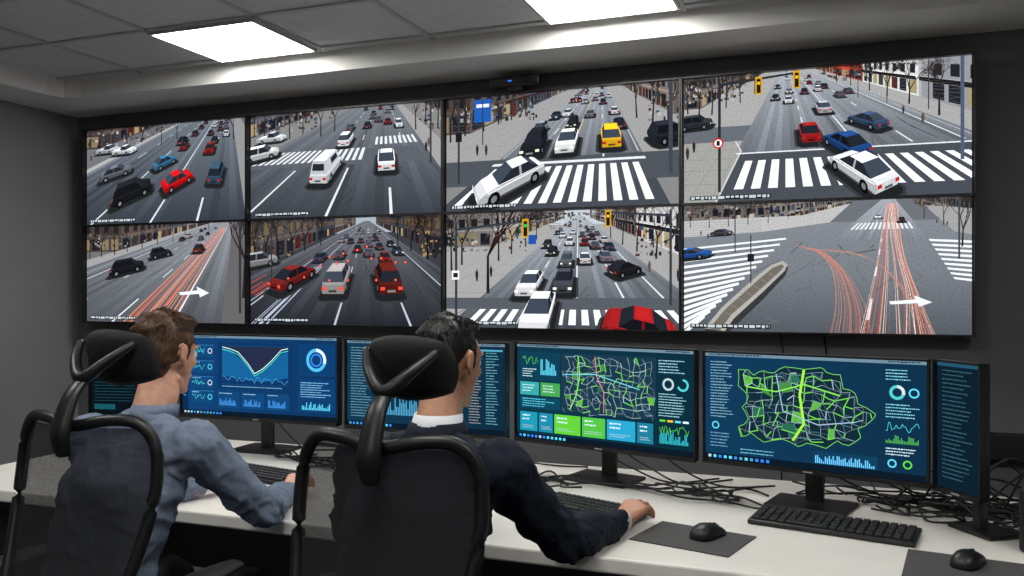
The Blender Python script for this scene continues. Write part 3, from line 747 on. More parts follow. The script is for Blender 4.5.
def mapnet(cv, x, y, w, h, seed, inside=None, c1=(.42, .58, .64), ngreen=8, gl=.12, nx=13, ny=9):
    r = random.Random(seed)
    G = {(i, j): (x+w*(i+r.uniform(-.34, .34)+.3*math.sin(j*.7))/nx, y+h*(j+r.uniform(-.34, .34)+.4*math.sin(i*.6))/ny) for i in range(nx+1) for j in range(ny+1)}
    ok = lambda p: (x <= p[0] <= x+w and y <= p[1] <= y+h) and (inside is None or inside(p))
    for i in range(ngreen):
        a, b = r.randrange(nx), r.randrange(ny)
        q = [G[(a, b)], G[(a+1, b)], G[(a+1, b+1)], G[(a, b+1)]]
        if all(ok(p) for p in q): cv.poly(q, r.choice(((.25, .5, .25), (.35, .65, .25), (.15, .38, .3))), True)
    cv.layer += 1
    for (i, j), p in G.items():
        for q in ((i+1, j), (i, j+1)):
            if q in G and ok(p) and ok(G[q]) and r.random() < .8:
                g = r.random() < gl
                cv.line([p, G[q]], r.choice((.003, .004, .006)) if not g else .009, (.42, .78, .28) if g else dim(c1, r.uniform(.6, 1.2)), hold=True)
        if (i+1, j+1) in G and ok(p) and ok(G[(i+1, j+1)]) and r.random() < .25: cv.line([p, G[(i+1, j+1)]], .004, dim(c1, .8), hold=True)
    cv.layer += 1
    return G
def dashA(w):
    cv = dash_base(w, (.05, .2, .36)); B = (.25, .55, .85)
    cv.rect(0, .035, .09, .91, (.04, .15, .28)); rows(cv, .015, .1, .06, 12, .06, (.4, .6, .75))
    for i, y in enumerate((.12, .32, .52, .7)):
        panel(cv, .13, y, .36, .15, (.06, .25, .43)); wave(cv, .15, y+.04, .2, .07, (.3, .85, .85), i+1, 20, .004); cv.ring(.43, y+.075, .03, .01, CY if i % 2 else (.8, .85, .9)); rows(cv, .15, y+.015, .15, 1, .03, (.6, .75, .85), .009); cv.rect(.13, y, .36, .004, (.2, .55, .75))
    panel(cv, .55, .08, w-1.18, .58, (.045, .19, .36))
    x0 = .62; x1 = w-.7
    for i in range(9): cv.rect(x0, .12+i*.06, x1-x0, .0025, (.12, .33, .52), True)
    for i in range(9): cv.rect(x0+(x1-x0)*i/8, .12, .0025, .5, (.1, .29, .46), True)
    cv.layer += 1
    xs = [x0+(x1-x0)*t for t in (0, .12, .25, .4, .5, .62, .75, .9, 1)]; ys = [.14, .16, .2, .34, .46, .4, .3, .16, .14]
    cv.poly(list(zip(xs, ys))+[(x1, .13), (x0, .13)], (.13, .16, .26))
    cv.poly([(x0, .15), (x0+.1, .17), (xs[3], .36), (xs[4], .48), (xs[5], .42), (x1-.05, .18), (x1, .15), (x1, .5), (xs[5], .56), (x0, .5)], (.08, .35, .55))
    cv.line(list(zip(xs, ys)), .009, (.85, .95, .9)); cv.line([(a, b+.03) for a, b in zip(xs, ys)], .007, (.3, .9, .8))
    wave(cv, x0, .5, x1-x0, .08, (.3, .7, .95), 31, 30, .004); rows(cv, x0, .625, x1-x0, 1, .03, (.5, .7, .85), .01)
    for i in range(3): panel(cv, .55+i*(w-1.2)/3, .7, (w-1.3)/3, .2, (.06, .25, .43)); bars(cv, .58+i*(w-1.2)/3, .76, (w-1.3)/3-.08, .11, 16, B, i); rows(cv, .57+i*(w-1.2)/3, .715, .2, 1, .03, (.6, .75, .85), .01)
    panel(cv, w-.56, .08, .52, .38, (.05, .22, .4)); cv.ring(w-.3, .27, .12, .04, (.3, .7, .9)); cv.ring(w-.3, .27, .12, .04, (.8, .9, .95), 0, .3); cv.ring(w-.3, .27, .07, .02, (.2, .5, .9))
    panel(cv, w-.56, .5, .52, .4, (.05, .22, .4)); rows(cv, w-.52, .54, .44, 7, .028, (.5, .75, .9), .01); bars(cv, w-.5, .76, .4, .11, 20, CY, 9)
    return cv
def dashB(w):
    cv = dash_base(w, (.05, .17, .25))
    rows(cv, .05, .08, .3, 26, .032, (.4, .58, .65), .01)
    wave(cv, .5, .2, .6, .3, CY, 3, 30, .004); bars(cv, .5, .6, .6, .25, 28, (.3, .6, .75), 3)
    for k in range(4): rows(cv, w-.87+k*.21, .1, .16, 26, .031, ((.62, .72, .78), (.4, .65, .7), (.6, .6, .6), (.4, .65, .7))[k], .01)
    cv.rect(w-.88, .065, .84, .02, (.3, .6, .7))
    return cv
def dashC(w):
    cv = dash_base(w, (.04, .17, .23))
    panel(cv, .04, .08, .5, .3, (.05, .22, .3)); wave(cv, .07, .12, .2, .1, GR, 4, 22, .004); bars(cv, .3, .12, .2, .2, 12, CY, 2); rows(cv, .07, .26, .18, 4, .025, WH, .009)
    panel(cv, .04, .4, .24, .14, (.2, .6, .6)); panel(cv, .3, .4, .24, .14, (.25, .6, .3)); rows(cv, .33, .43, .16, 3, .03, WH, .01); rows(cv, .07, .43, .16, 3, .03, WH, .01)
    panel(cv, .04, .56, .5, .12, (.05, .25, .33)); rows(cv, .07, .575, .4, 4, .025, CY, .009)
    mx, mw = .56, w-.56-.4
    panel(cv, mx, .08, mw, .6, (.09, .2, .27)); mapnet(cv, mx+.005, .085, mw-.01, .62, 12, c1=(.6, .7, .73), gl=.2, nx=17, ny=11)
    cv.line([(mx+.1, .66), (mx+.18, .5), (mx+.22, .3), (mx+.2, .1)], .012, (.5, .85, .3)); cv.line([(mx+.4, .1), (mx+.42, .3), (mx+.5, .45), (mx+.5, .66)], .009, (.8, .5, .5)); cv.line([(mx+.02, .3), (mx+.4, .28), (mx+.9, .4)], .009, (.45, .8, .85))
    xx = .04
    for i, c in enumerate(((.1, .55, .65), (.1, .5, .62), (.35, .75, .2), (.3, .7, .25), (.15, .6, .75), (.1, .45, .55))):
        ww = (.25, .2, .35, .3, .35, .2)[i]*(w-.4)/1.7; panel(cv, xx, .72, ww-.02, .2, c); rows(cv, xx+.03, .75, ww*.5, 2, .04, WH, .016); rows(cv, xx+.03, .86, ww*.7, 2, .02, dim(WH, .8), .008); xx += ww
    rows(cv, w-.37, .1, .3, 5, .028, (.6, .8, .85), .01); cv.ring(w-.27, .33, .05, .02, (.7, .8, .8)); cv.ring(w-.12, .33, .05, .02, (.3, .8, .8), 0, .7)
    rows(cv, w-.37, .42, .3, 9, .026, (.6, .8, .85), .009)
    for i in range(4): cv.rect(w-.36+i*.08, .67, .06, .02, (GR, (.9, .7, .2), CY, WH)[i], True)
    cv.layer += 1; bars(cv, w-.36, .76, .3, .14, 22, (.2, .7, .75), 5); wave(cv, w-.36, .72, .3, .1, GR, 8, 20, .004)
    return cv
def inpoly(P):
    def f(p):
        c = False; n = len(P)
        for i in range(n):
            a, b = P[i], P[(i-1) % n]
            if (a[1] > p[1]) != (b[1] > p[1]) and p[0] < (b[0]-a[0])*(p[1]-a[1])/(b[1]-a[1])+a[0]: c = not c
        return c
    return f
def dashD(w):
    cv = dash_base(w, (.05, .18, .28))
    rows(cv, .05, .08, .22, 20, .027, (.5, .68, .76), .009); cv.ring(.1, .68, .03, .012, CY); rows(cv, .05, .75, .2, 5, .03, (.4, .6, .7), .01)
    ox, oy = .3, .07; ww = w-.3-.38
    B = [(.0, .1), (.08, .1), (.12, .16), (.2, .1), (.28, .12), (.36, .04), (.5, .06), (.62, .03), (.66, .08), (.76, .1), (.78, .26), (.86, .3), (.88, .42), (1.0, .52), (.97, .6), (.88, .7), (.9, .8), (.82, .9), (.74, .86), (.66, .96), (.52, .92), (.46, .97), (.34, .9), (.2, .96), (.1, .86), (.02, .92), (.0, .8), (.08, .7), (.03, .56), (.08, .42), (.0, .3)]
    B = [(ox+.02+x*(ww-.04), oy+y*.76) for x, y in B]
    B2 = []
    r = random.Random(3)
    for i in range(len(B)):
        a, b = B[i], B[(i+1) % len(B)]; B2.append(a); B2.append(((a[0]+b[0])/2+r.uniform(-.012, .012), (a[1]+b[1])/2+r.uniform(-.012, .012)))
    B = B2
    cv.poly(B, (.06, .15, .2)); f = inpoly(B)
    mapnet(cv, ox-.02, oy-.02, ww+.04, .84, 31, f, (.6, .7, .73), ngreen=26, gl=.36, nx=18, ny=12); mapnet(cv, ox, oy, ww, .8, 77, f, (.35, .5, .55), ngreen=6, gl=.1)
    cv.line(B, .006, (.42, .75, .34), closed=True)
    cv.line([(ox+ww*.5, oy+.05), (ox+ww*.47, .35), (ox+ww*.5, .6), (ox+ww*.42, .76)], .022, (.6, .88, .25)); cv.line([(ox+ww*.08, .3), (ox+ww*.3, .33), (ox+ww*.5, .25), (ox+ww*.75, .33)], .012, (.5, .85, .3)); cv.line([(ox+ww*.3, .17), (ox+ww*.35, .5), (ox+ww*.6, .6), (ox+ww*.85, .55)], .009, (.6, .7, .8))
    panel(cv, w*.52, .83, w*.28, .11, (.05, .22, .33)); bars(cv, w*.53, .84, w*.26, .095, 30, (.4, .75, .95), 6)
    rows(cv, .34, .88, .5, 2, .03, (.4, .7, .8), .01)
    x = w-.32; rows(cv, x, .08, .26, 4, .026, (.5, .8, .85), .009); cv.ring(x+.09, .27, .05, .025, (.3, .75, .75)); cv.ring(x+.09, .27, .05, .025, (.8, .85, .85), 0, .3); cv.ring(x+.22, .27, .035, .013, CY)
    rows(cv, x, .37, .26, 5, .026, (.5, .8, .85), .009); wave(cv, x, .52, .26, .08, (.3, .8, .8), 2, 22, .004); bars(cv, x, .62, .26, .08, 22, (.3, .65, .3), 4); rows(cv, x, .74, .26, 3, .025, WH, .009)
    cv.ring(x+.05, .87, .03, .013, CY); cv.ring(x+.17, .87, .03, .013, GR)
    return cv
def dashE(w):
    cv = Canvas(w); cv.rect(0, 0, w, 1, (.04, .11, .16)); cv.rect(0, 0, w, .03, (.12, .3, .38))
    rows(cv, w*.12, .06, w*.7, 26, .034, (.2, .36, .4), .009); return cv
def dashF(w):
    cv = Canvas(w); cv.rect(0, 0, w, 1, (.03, .06, .085)); rows(cv, .05, .55, w*.7, 7, .04, (.1, .28, .32), .01); panel(cv, .05, .84, .3, .07, (.08, .3, .34)); return cv

def monitor(name, cx, cy, z0, z1, w, yaw, dash, base_fwd=.06):
    e = empty(name, (cx, cy, .75), math.radians(yaw))
    h = z1-z0; zc = (z0+z1)/2-.75; ch = .014
    box('housing', (w, .022, h), (0, .014, zc), M_black, e, bevel=.004)
    box('rear_hump', (w*.5, .04, h*.55), (0, .04, zc-.01), M_black, e, bevel=.015, seg=3)
    b = .006
    boxes('bezel', [((w, .014, b), (0, -.002, zc+h/2-b/2)), ((w, .014, ch), (0, -.002, zc-h/2+ch/2)),
                    ((b, .014, h), (w/2-b/2, -.002, zc)), ((b, .014, h), (-w/2+b/2, -.002, zc))], M_black, e)
    boxes('logo', [((.028, .001, .004), (0, -.0095, zc-h/2+.007))], M_grid, e)
    sh = h-b-ch; cv = dash((w-2*b)/sh); cv.build('screen_image', sh, M_dash, e, (0, .0015, zc+(ch-b)/2), 8e-6)
    bw = min(.24, w*.9)
    box('stand_neck', (.055 if w > .3 else .03, .03, zc-.01), (0, .07, (zc-.01)/2+.006), M_black, e, bevel=.008)
    box('stand_base', (bw, .17 if w > .3 else .12, .012), (0, base_fwd, .006), M_black, e, bevel=.005)
    return e
monitor('computer_monitor', -2.165, 2.86, .878, 1.226, .765, 0, dashA)
monitor('computer_monitor', -1.425, 2.87, .868, 1.218, .69, -3, dashB)
monitor('computer_monitor', -.736, 2.838, .856, 1.217, .705, -15, dashC, .03)
monitor('computer_monitor', -.057, 2.70, .854, 1.212, .66, -14, dashD, .03)
monitor('computer_monitor', .325, 2.55, .852, 1.214, .17, -56, dashE, .09)
monitor('computer_monitor', -2.76, 2.80, .86, 1.2, .38, 12, dashF)

# ------------------------------------------------------------------ keyboards, mice, pads
def keyboard(cx, cy, L_, yaw):
    e = empty('computer_keyboard', (cx, cy, .75), math.radians(yaw))
    box('case', (L_, .14, .014), (0, 0, .011), M_black, e, bevel=.005, rot=(math.radians(3), 0, 0))
    lst = []; n = 18; kw = (L_-.02)/n
    for r in range(5):
        for i in range(n):
            if r == 0 and 4 <= i <= 8: continue
            lst.append(((kw*.82, .019, .008), (-L_/2+.01+(i+.5)*kw, -.05+r*.025, .021+(r-2)*.0013)))
    lst.append(((kw*4.8, .019, .008), (-L_/2+.01+6.5*kw, -.05, .0184)))
    boxes('keys', lst, M_key, e, bevel=.0015)
keyboard(-1.89, 2.49, .39, -11); keyboard(-.66, 2.43, .34, -20); keyboard(.01, 2.485, .43, -12)
def mouse(cx, cy, yaw):
    e = empty('computer_mouse', (cx, cy, .7535), math.radians(yaw))
    # lofted sections along the length: (y, half width, height)
    S = [(-.056, .006, .008), (-.053, .018, .018), (-.044, .026, .027), (-.03, .0305, .034), (-.012, .031, .037), (.008, .029, .034), (.026, .028, .028), (.042, .0275, .021), (.052, .024, .015), (.056, .014, .008)]
    V = []; F = []; N = 16
    for (yy, hw, hh) in S:
        for i in range(N+1):
            a = math.pi*i/N
            V.append((hw*math.copysign(abs(math.cos(a))**.75, math.cos(a)), yy, .0015+hh*math.sin(a)**.8))
    for j in range(len(S)-1):
        for i in range(N): F.append((j*(N+1)+i, j*(N+1)+i+1, (j+1)*(N+1)+i+1, (j+1)*(N+1)+i))
        F.append((j*(N+1), (j+1)*(N+1), (j+1)*(N+1)+N, j*(N+1)+N))
    F.append(tuple(range(N+1))); F.append(tuple((len(S)-1)*(N+1)+i for i in range(N+1))[::-1])
    mesh_obj('shell', V, F, M_black, e)
    box('button_seam', (.0012, .045, .002), (0, .03, .0285), M_metal, e, bevel=0, rot=(math.radians(-19), 0, 0))
    lathe('scroll_wheel', [(.008, -.003), (.008, .003)], M_metal, e, loc=(0, .03, .024), rot=(0, math.pi/2, 0))
    tube('cord', [(0, .053, .008), (.006, .065, .003), (-.012, .085, .0), (-.03, .105, -.002)], .002, M_cable, e, sides=6)
mouse(-.30, 2.285, -28); mouse(.31, 2.265, -25)
for (x, y, a, w, d) in ((-.335, 2.265, -14, .27, .21), (.32, 2.22, -8, .3, .23)):
    e = empty('mouse_pad', (x, y, .7505), math.radians(a)); box('mat', (w, d, .003), (0, 0, .0015), M_pad, e, bevel=.001)
# speaker
e = empty('desktop_speaker', (.5, 2.46, .75), math.radians(-20))
box('cabinet', (.085, .1, .16), (0, 0, .08), M_black, e, bevel=.012, seg=3)
lathe('driver', [(.03, 0), (.028, .006), (.01, .001)], M_metal, e, loc=(0, -.052, .06), rot=(math.pi/2, 0, 0))
lathe('tweeter', [(.014, 0), (.012, .005), (.004, .001)], M_metal, e, loc=(0, -.052, .12), rot=(math.pi/2, 0, 0))

# ------------------------------------------------------------------ cables
e = empty('cable_tangle', (0, 0, .75))
rnd = random.Random(21); VV = []; FF = []
def cab(pts, r=.0035):
    v, f = tube('c', pts, r, None, raw=True, sides=6, n=7)
    o = len(VV); VV.extend(v); FF.extend([tuple(i+o for i in q) for q in f])
def wander(x0, y0, x1, y1, n, amp, lift=.012):
    P = []
    for i in range(n+1):
        t = i/n; P.append((x0+(x1-x0)*t+rnd.uniform(-amp, amp)*.8, min(3.05, y0+(y1-y0)*t+rnd.uniform(-amp, amp)), .005+rnd.random()*lift))
    return P
def loop(x, y, r, z=.006):
    P = [(x+r*math.cos(a)*rnd.uniform(.8, 1.3), y+r*.7*math.sin(a)*rnd.uniform(.8, 1.2), z+rnd.random()*.02) for a in [i*.9+rnd.random() for i in range(9)]]
    cab(P, .0032)
for i in range(12): cab(wander(rnd.uniform(-.15, .3), rnd.uniform(2.75, 2.95), rnd.uniform(.45, 1.0), rnd.uniform(2.7, 3.0), 9, .08, .03), .0032)
for i in range(6): cab(wander(rnd.uniform(.1, .3), rnd.uniform(2.65, 2.8), rnd.uniform(.5, .7), rnd.uniform(2.65, 2.8), 8, .06, .03), .0032)
for i in range(7): cab(wander(rnd.uniform(-.75, -.6), 2.8, rnd.uniform(-.3, -.1), rnd.uniform(2.62, 2.9), 7, .07), .0032)
for i in range(8): cab(wander(rnd.uniform(-1.3, -1.1), rnd.uniform(2.6, 2.85), rnd.uniform(-.9, -.75), rnd.uniform(2.6, 2.85), 7, .07), .0032)
for i in range(6): cab(wander(-2.1, 2.85, rnd.uniform(-1.9, -1.5), rnd.uniform(2.6, 2.9), 7, .06), .0032)
for (x, y, r) in ((.3, 2.85, .1), (.45, 2.8, .09), (.6, 2.75, .08), (-.35, 2.72, .07), (-1.02, 2.7, .07), (-1.7, 2.72, .07), (.15, 2.83, .07), (.72, 2.85, .1)): loop(x, y, r); loop(x+.03, y-.02, r*.8)
for (mx, my, z) in ((-.02, 2.76, .2), (.1, 2.76, .18), (-.7, 2.9, .2), (-.8, 2.9, .18), (.36, 2.6, .16), (.4, 2.62, .2), (-1.4, 2.93, .18), (-2.15, 2.93, .17), (-.55, 2.85, .15), (.15, 2.72, .15), (-1.3, 2.93, .16)):
    a = rnd.uniform(.12, .35)
    cab([(mx, my, z), (mx+.05*a, my+.05, .1), (mx+a*.5, my+.06, .03), (mx+a, my+rnd.uniform(-.05, .1), .006), (mx+a+.15, my+.1, .006)], .0032)
for x in (.5, .62, .75): cab([(x, 3.06, .006), (x, 3.12, -.02), (x+.03, 3.2, -.2), (x, 3.25, -.45), (x-.05, 3.3, -.7)], .004)
for (x, zt) in ((.42, .12), (.5, .2), (.6, .16), (.72, .24), (.55, .1), (.66, .13)):
    cab([(x-.25, 2.8, .01), (x-.12, 2.82, zt), (x, 2.85, zt*.7), (x+.15, 2.88, .03), (x+.35, 2.95, .15), (x+.5, 3.0, .02)], .0035)
mesh_obj('cables', VV, FF, M_cable, e)
e = empty('wall_cable', (0, 0, 0))
for x in (-.2, -.02): tube('lead', [(x, 3.98, 1.22), (x+.02, 3.97, 1.0), (x, 3.98, .8), (x+.01, 3.98, .3)], .004, M_cable, e, sides=6)

# ------------------------------------------------------------------ office chair
def office_chair(cx, cy, yaw=0):
    e = empty('office_chair', (cx, cy, 0), math.radians(yaw))
    for i in range(5):
        a = 2*math.pi*i/5+.3; c, s_ = math.cos(a), math.sin(a)
        tube('base_arm_%d' % (i+1), [(0, 0, .11), (c*.15, s_*.15, .10), (c*.3, s_*.3, .075)], [.032, .026, .018], M_black, e)
        o = lathe('caster_%d' % (i+1), [(.02, -.022), (.029, -.018), (.03, 0), (.029, .018), (.02, .022)], M_blackm, e, loc=(c*.3, s_*.3, .03), rot=(math.pi/2, 0, a+.6))
    lathe('gas_column', [(.035, .08), (.03, .12), (.026, .25), (.018, .26), (.018, .4)], M_metal, e)
    box('tilt_mechanism', (.18, .26, .05), (0, .0, .405), M_black, e, bevel=.015)
    V = []; F = []; NS = 36; prof = [(.0, .0), (.75, .0), (.96, .012), (1.0, .035), (.96, .058), (.75, .068), (0.02, .06)]
    for (r, z) in prof:
        for i in range(NS):
            a = 2*math.pi*i/NS; ca, sa = math.cos(a), math.sin(a); p = .55
            V.append((.235*r*math.copysign(abs(ca)**p, ca), .03+.225*r*math.copysign(abs(sa)**p, sa), .425+z-(.02*(sa*r > .8))))
    for j in range(len(prof)-1):
        for i in range(NS): F.append((j*NS+i, j*NS+(i+1) % NS, (j+1)*NS+(i+1) % NS, (j+1)*NS+i))
    F.append(tuple(range(NS))[::-1]); F.append(tuple((len(prof)-1)*NS+i for i in range(NS)))
    mesh_obj('seat', V, F, M_chairfab, e)
    def ypos(x, z):
        return -.165+(z-.55)*.24+.05*(x/.2)**2+.025*math.sin((z-.55)/.55*math.pi)
    half = [(0, 1.085), (.09, 1.10), (.16, 1.095), (.2, 1.05), (.212, .97), (.205, .87), (.185, .75), (.155, .63), (.11, .565), (0, .55)]
    out = half+[(-x, z) for x, z in half[-2:0:-1]]
    tube('back_frame', [(x, ypos(x, z), z) for x, z in out], .0145, M_black, e, n=5, closed=True, sides=10)
    sm = [(p.x, p.y) for p in catmull([(x, z, 0) for x, z in half], 6)]
    V = []; F = []; NR, NC = 22, 14
    def halfw(z):
        best = 0
        for i in range(len(sm)-1):
            a, b = sm[i], sm[i+1]
            if min(a[1], b[1]) <= z <= max(a[1], b[1]) and abs(a[1]-b[1]) > 1e-6:
                best = max(best, a[0]+(b[0]-a[0])*(z-a[1])/(b[1]-a[1]))
        return best
    for j in range(NR+1):
        z = .552+(1.083-.552)*j/NR; hw = max(halfw(z), .05)
        for i in range(NC+1):
            x = hw*(2*i/NC-1); V.append((x, ypos(x, z), z))
    for j in range(NR):
        for i in range(NC): F.append((j*(NC+1)+i, j*(NC+1)+i+1, (j+1)*(NC+1)+i+1, (j+1)*(NC+1)+i))
    mesh_obj('back_mesh', V, F, M_mesh, e)
    tube('back_carrier', [(0, -.06, .40), (0, -.17, .42), (0, -.2, .5), (0, -.185, .58), (0, -.16, .66)], [.03, .034, .032, .026, .014], M_black, e, flat=.6, up=Vector((0, 1, 0)))
    tube('spine', [(0, -.06, 1.02), (0, -.07, 1.06), (0, -.062, 1.1), (0, -.035, 1.16), (0, .012, 1.2)], [.02, .027, .026, .022, .017], M_black, e, flat=.6, up=Vector((0, 1, 0)))
    V = []; F = []; NX, NZ = 20, 12; hz = .072; hx = .108
    def pad(ix, iz, front):
        a = 2*ix/NX-1; b = 2*iz/NZ-1
        sx = a*math.sqrt(1-b*b*.28); sz = b*math.sqrt(1-a*a*.42)
        edge = max(0, 1-max(abs(a), abs(b))**6)
        th = .019*edge**.5
        return (sx*hx, .075+.05*sx*sx-.02*sz+(th if front else -th)+.012*sz*sz, 1.236+sz*hz)
    for fr in (0, 1):
        for j in range(NZ+1):
            for i in range(NX+1): V.append(pad(i, j, fr))
    K = (NX+1)*(NZ+1)
    for fr in (0, 1):
        for j in range(NZ):
            for i in range(NX):
                q = [fr*K+j*(NX+1)+i, fr*K+j*(NX+1)+i+1, fr*K+(j+1)*(NX+1)+i+1, fr*K+(j+1)*(NX+1)+i]
                F.append(tuple(q if fr else q[::-1]))
    o = mesh_obj('headrest_pad', V, F, M_chairfab, e)
    bm = bmesh.new(); bm.from_mesh(o.data); bmesh.ops.remove_doubles(bm, verts=bm.verts, dist=.0008); bmesh.ops.recalc_face_normals(bm, faces=bm.faces); bm.to_mesh(o.data); bm.free()
    tube('headrest_bracket', [(-.085, .07, 1.275), (-.05, .02, 1.235), (0, -.008, 1.195), (.05, .02, 1.235), (.085, .07, 1.275)], [.009, .013, .016, .013, .009], M_black, e, sides=10)
    for sg in (-1, 1):
        tube('arm_post', [(sg*.12, .0, .41), (sg*.25, .0, .42), (sg*.285, -.005, .5), (sg*.275, .02, .7)], [.02, .022, .024, .02], M_black, e, flat=.8)
        V2, F2 = tube('p', [(sg*.27, -.13, .712), (sg*.272, -.05, .716), (sg*.272, .1, .716), (sg*.262, .22, .712)], [.022, .04, .042, .028], None, raw=True, flat=.42, sides=14)
        mesh_obj('arm_pad', V2, F2, M_blackm, e)
    return e
office_chair(-1.67, 1.55, 0); office_chair(-.855, 1.55, 0)

# ------------------------------------------------------------------ people
def ico(c, r, sub=2):
    bm = bmesh.new(); bmesh.ops.create_icosphere(bm, subdivisions=sub, radius=1)
    if isinstance(r, (int, float)): r = (r, r, r)
    P = [Vector((v.co.x*r[0]+c[0], v.co.y*r[1]+c[1], v.co.z*r[2]+c[2])) for v in bm.verts]; bm.free(); return P
def blob(name, parts, voxel, smooth, mats, parent, matfn=None, disp=None):
    """parts: list of lists of (centre, radius) -> convex hulls, fused in one surface"""
    me = bpy.data.meshes.new(name+'_src'); bm = bmesh.new()
    for part in parts:
        b2 = bmesh.new()
        for c, r in part:
            for p in ico(c, r): b2.verts.new(p)
        res = bmesh.ops.convex_hull(b2, input=b2.verts[:])
        junk = [v for v in b2.verts if not v.link_faces]
        bmesh.ops.delete(b2, geom=junk, context='VERTS')
        tm = bpy.data.meshes.new('t'); b2.to_mesh(tm); b2.free(); bm.from_mesh(tm); bpy.data.meshes.remove(tm)
    bmesh.ops.recalc_face_normals(bm, faces=bm.faces)
    bm.to_mesh(me); bm.free()
    o = bpy.data.objects.new(name+'_src', me); COL.objects.link(o)
    r = o.modifiers.new('r', 'REMESH'); r.mode = 'VOXEL'; r.voxel_size = voxel
    s = o.modifiers.new('s', 'SMOOTH'); s.iterations = smooth; s.factor = .5
    dg = bpy.context.evaluated_depsgraph_get()
    nm = bpy.data.meshes.new_from_object(o.evaluated_get(dg)); nm.name = name
    bpy.data.objects.remove(o)
    if disp:
        ns = [v.normal.copy() for v in nm.vertices]
        for v, nn in zip(nm.vertices, ns): v.co = v.co+nn*disp(v.co)
    nm.materials.clear()
    for m in mats: nm.materials.append(m)
    for p in nm.polygons:
        p.use_smooth = True
        if matfn: p.material_index = matfn(p.center)
    no = bpy.data.objects.new(name, nm); return link(no, parent)

def hand(name, wrist, yaw, side, m, parent, curl=1.0, pitch=.3):
    """palm down, fingers +Y before yaw; thumb on the inner side"""
    R = Matrix.Translation(wrist) @ Matrix.Rotation(yaw, 4, 'Z') @ Matrix.Rotation(pitch, 4, 'X')
    parts = []
    T = lambda p: tuple(R @ Vector((p[0]*side, p[1], p[2])))
    parts.append([(T((0, -.03, 0)), .024), (T((0, .01, 0)), .024)])
    parts.append([(T((-.012, .005, 0)), .018), (T((.012, .005, 0)), .018), (T((-.027, .082, .003)), .0125), (T((.029, .074, 0)), .0115), (T((0, .085, .004)), .013)])
    fx = [(-.029, .085, .14), (-.010, .091, .03), (.010, .088, -.06), (.029, .077, -.17)]
    fl = [.072, .08, .074, .058]
    for i, (x, y, a) in enumerate(fx):
        p = Vector((x, y, .003)); ang = -.25*curl; l = fl[i]; rr = .0088 if i < 3 else .0078
        seg = (.45, .3, .25); P = [(p.copy(), rr*1.05)]
        for k in range(3):
            ang2 = ang-(.12, .75, 1.25)[k]*curl-i*.04
            d = Vector((-math.sin(a)*math.cos(ang2), math.cos(a)*math.cos(ang2), math.sin(ang2)))
            p = p+d*l*seg[k]; P.append((p.copy(), rr*(1-.08*(k+1))))
        for k in range(3): parts.append([(T(P[k][0]), P[k][1]), (T(P[k+1][0]), P[k+1][1])])
    th = [((-.018, .018, -.006), .015), ((-.04, .045, -.014), .0125), ((-.05, .072, -.024), .0105), ((-.047, .096, -.034), .0088)]
    for k in range(3): parts.append([(T(th[k][0]), th[k][1]), (T(th[k+1][0]), th[k+1][1])])
    return blob(name, parts, .0021, 4, [m], parent)

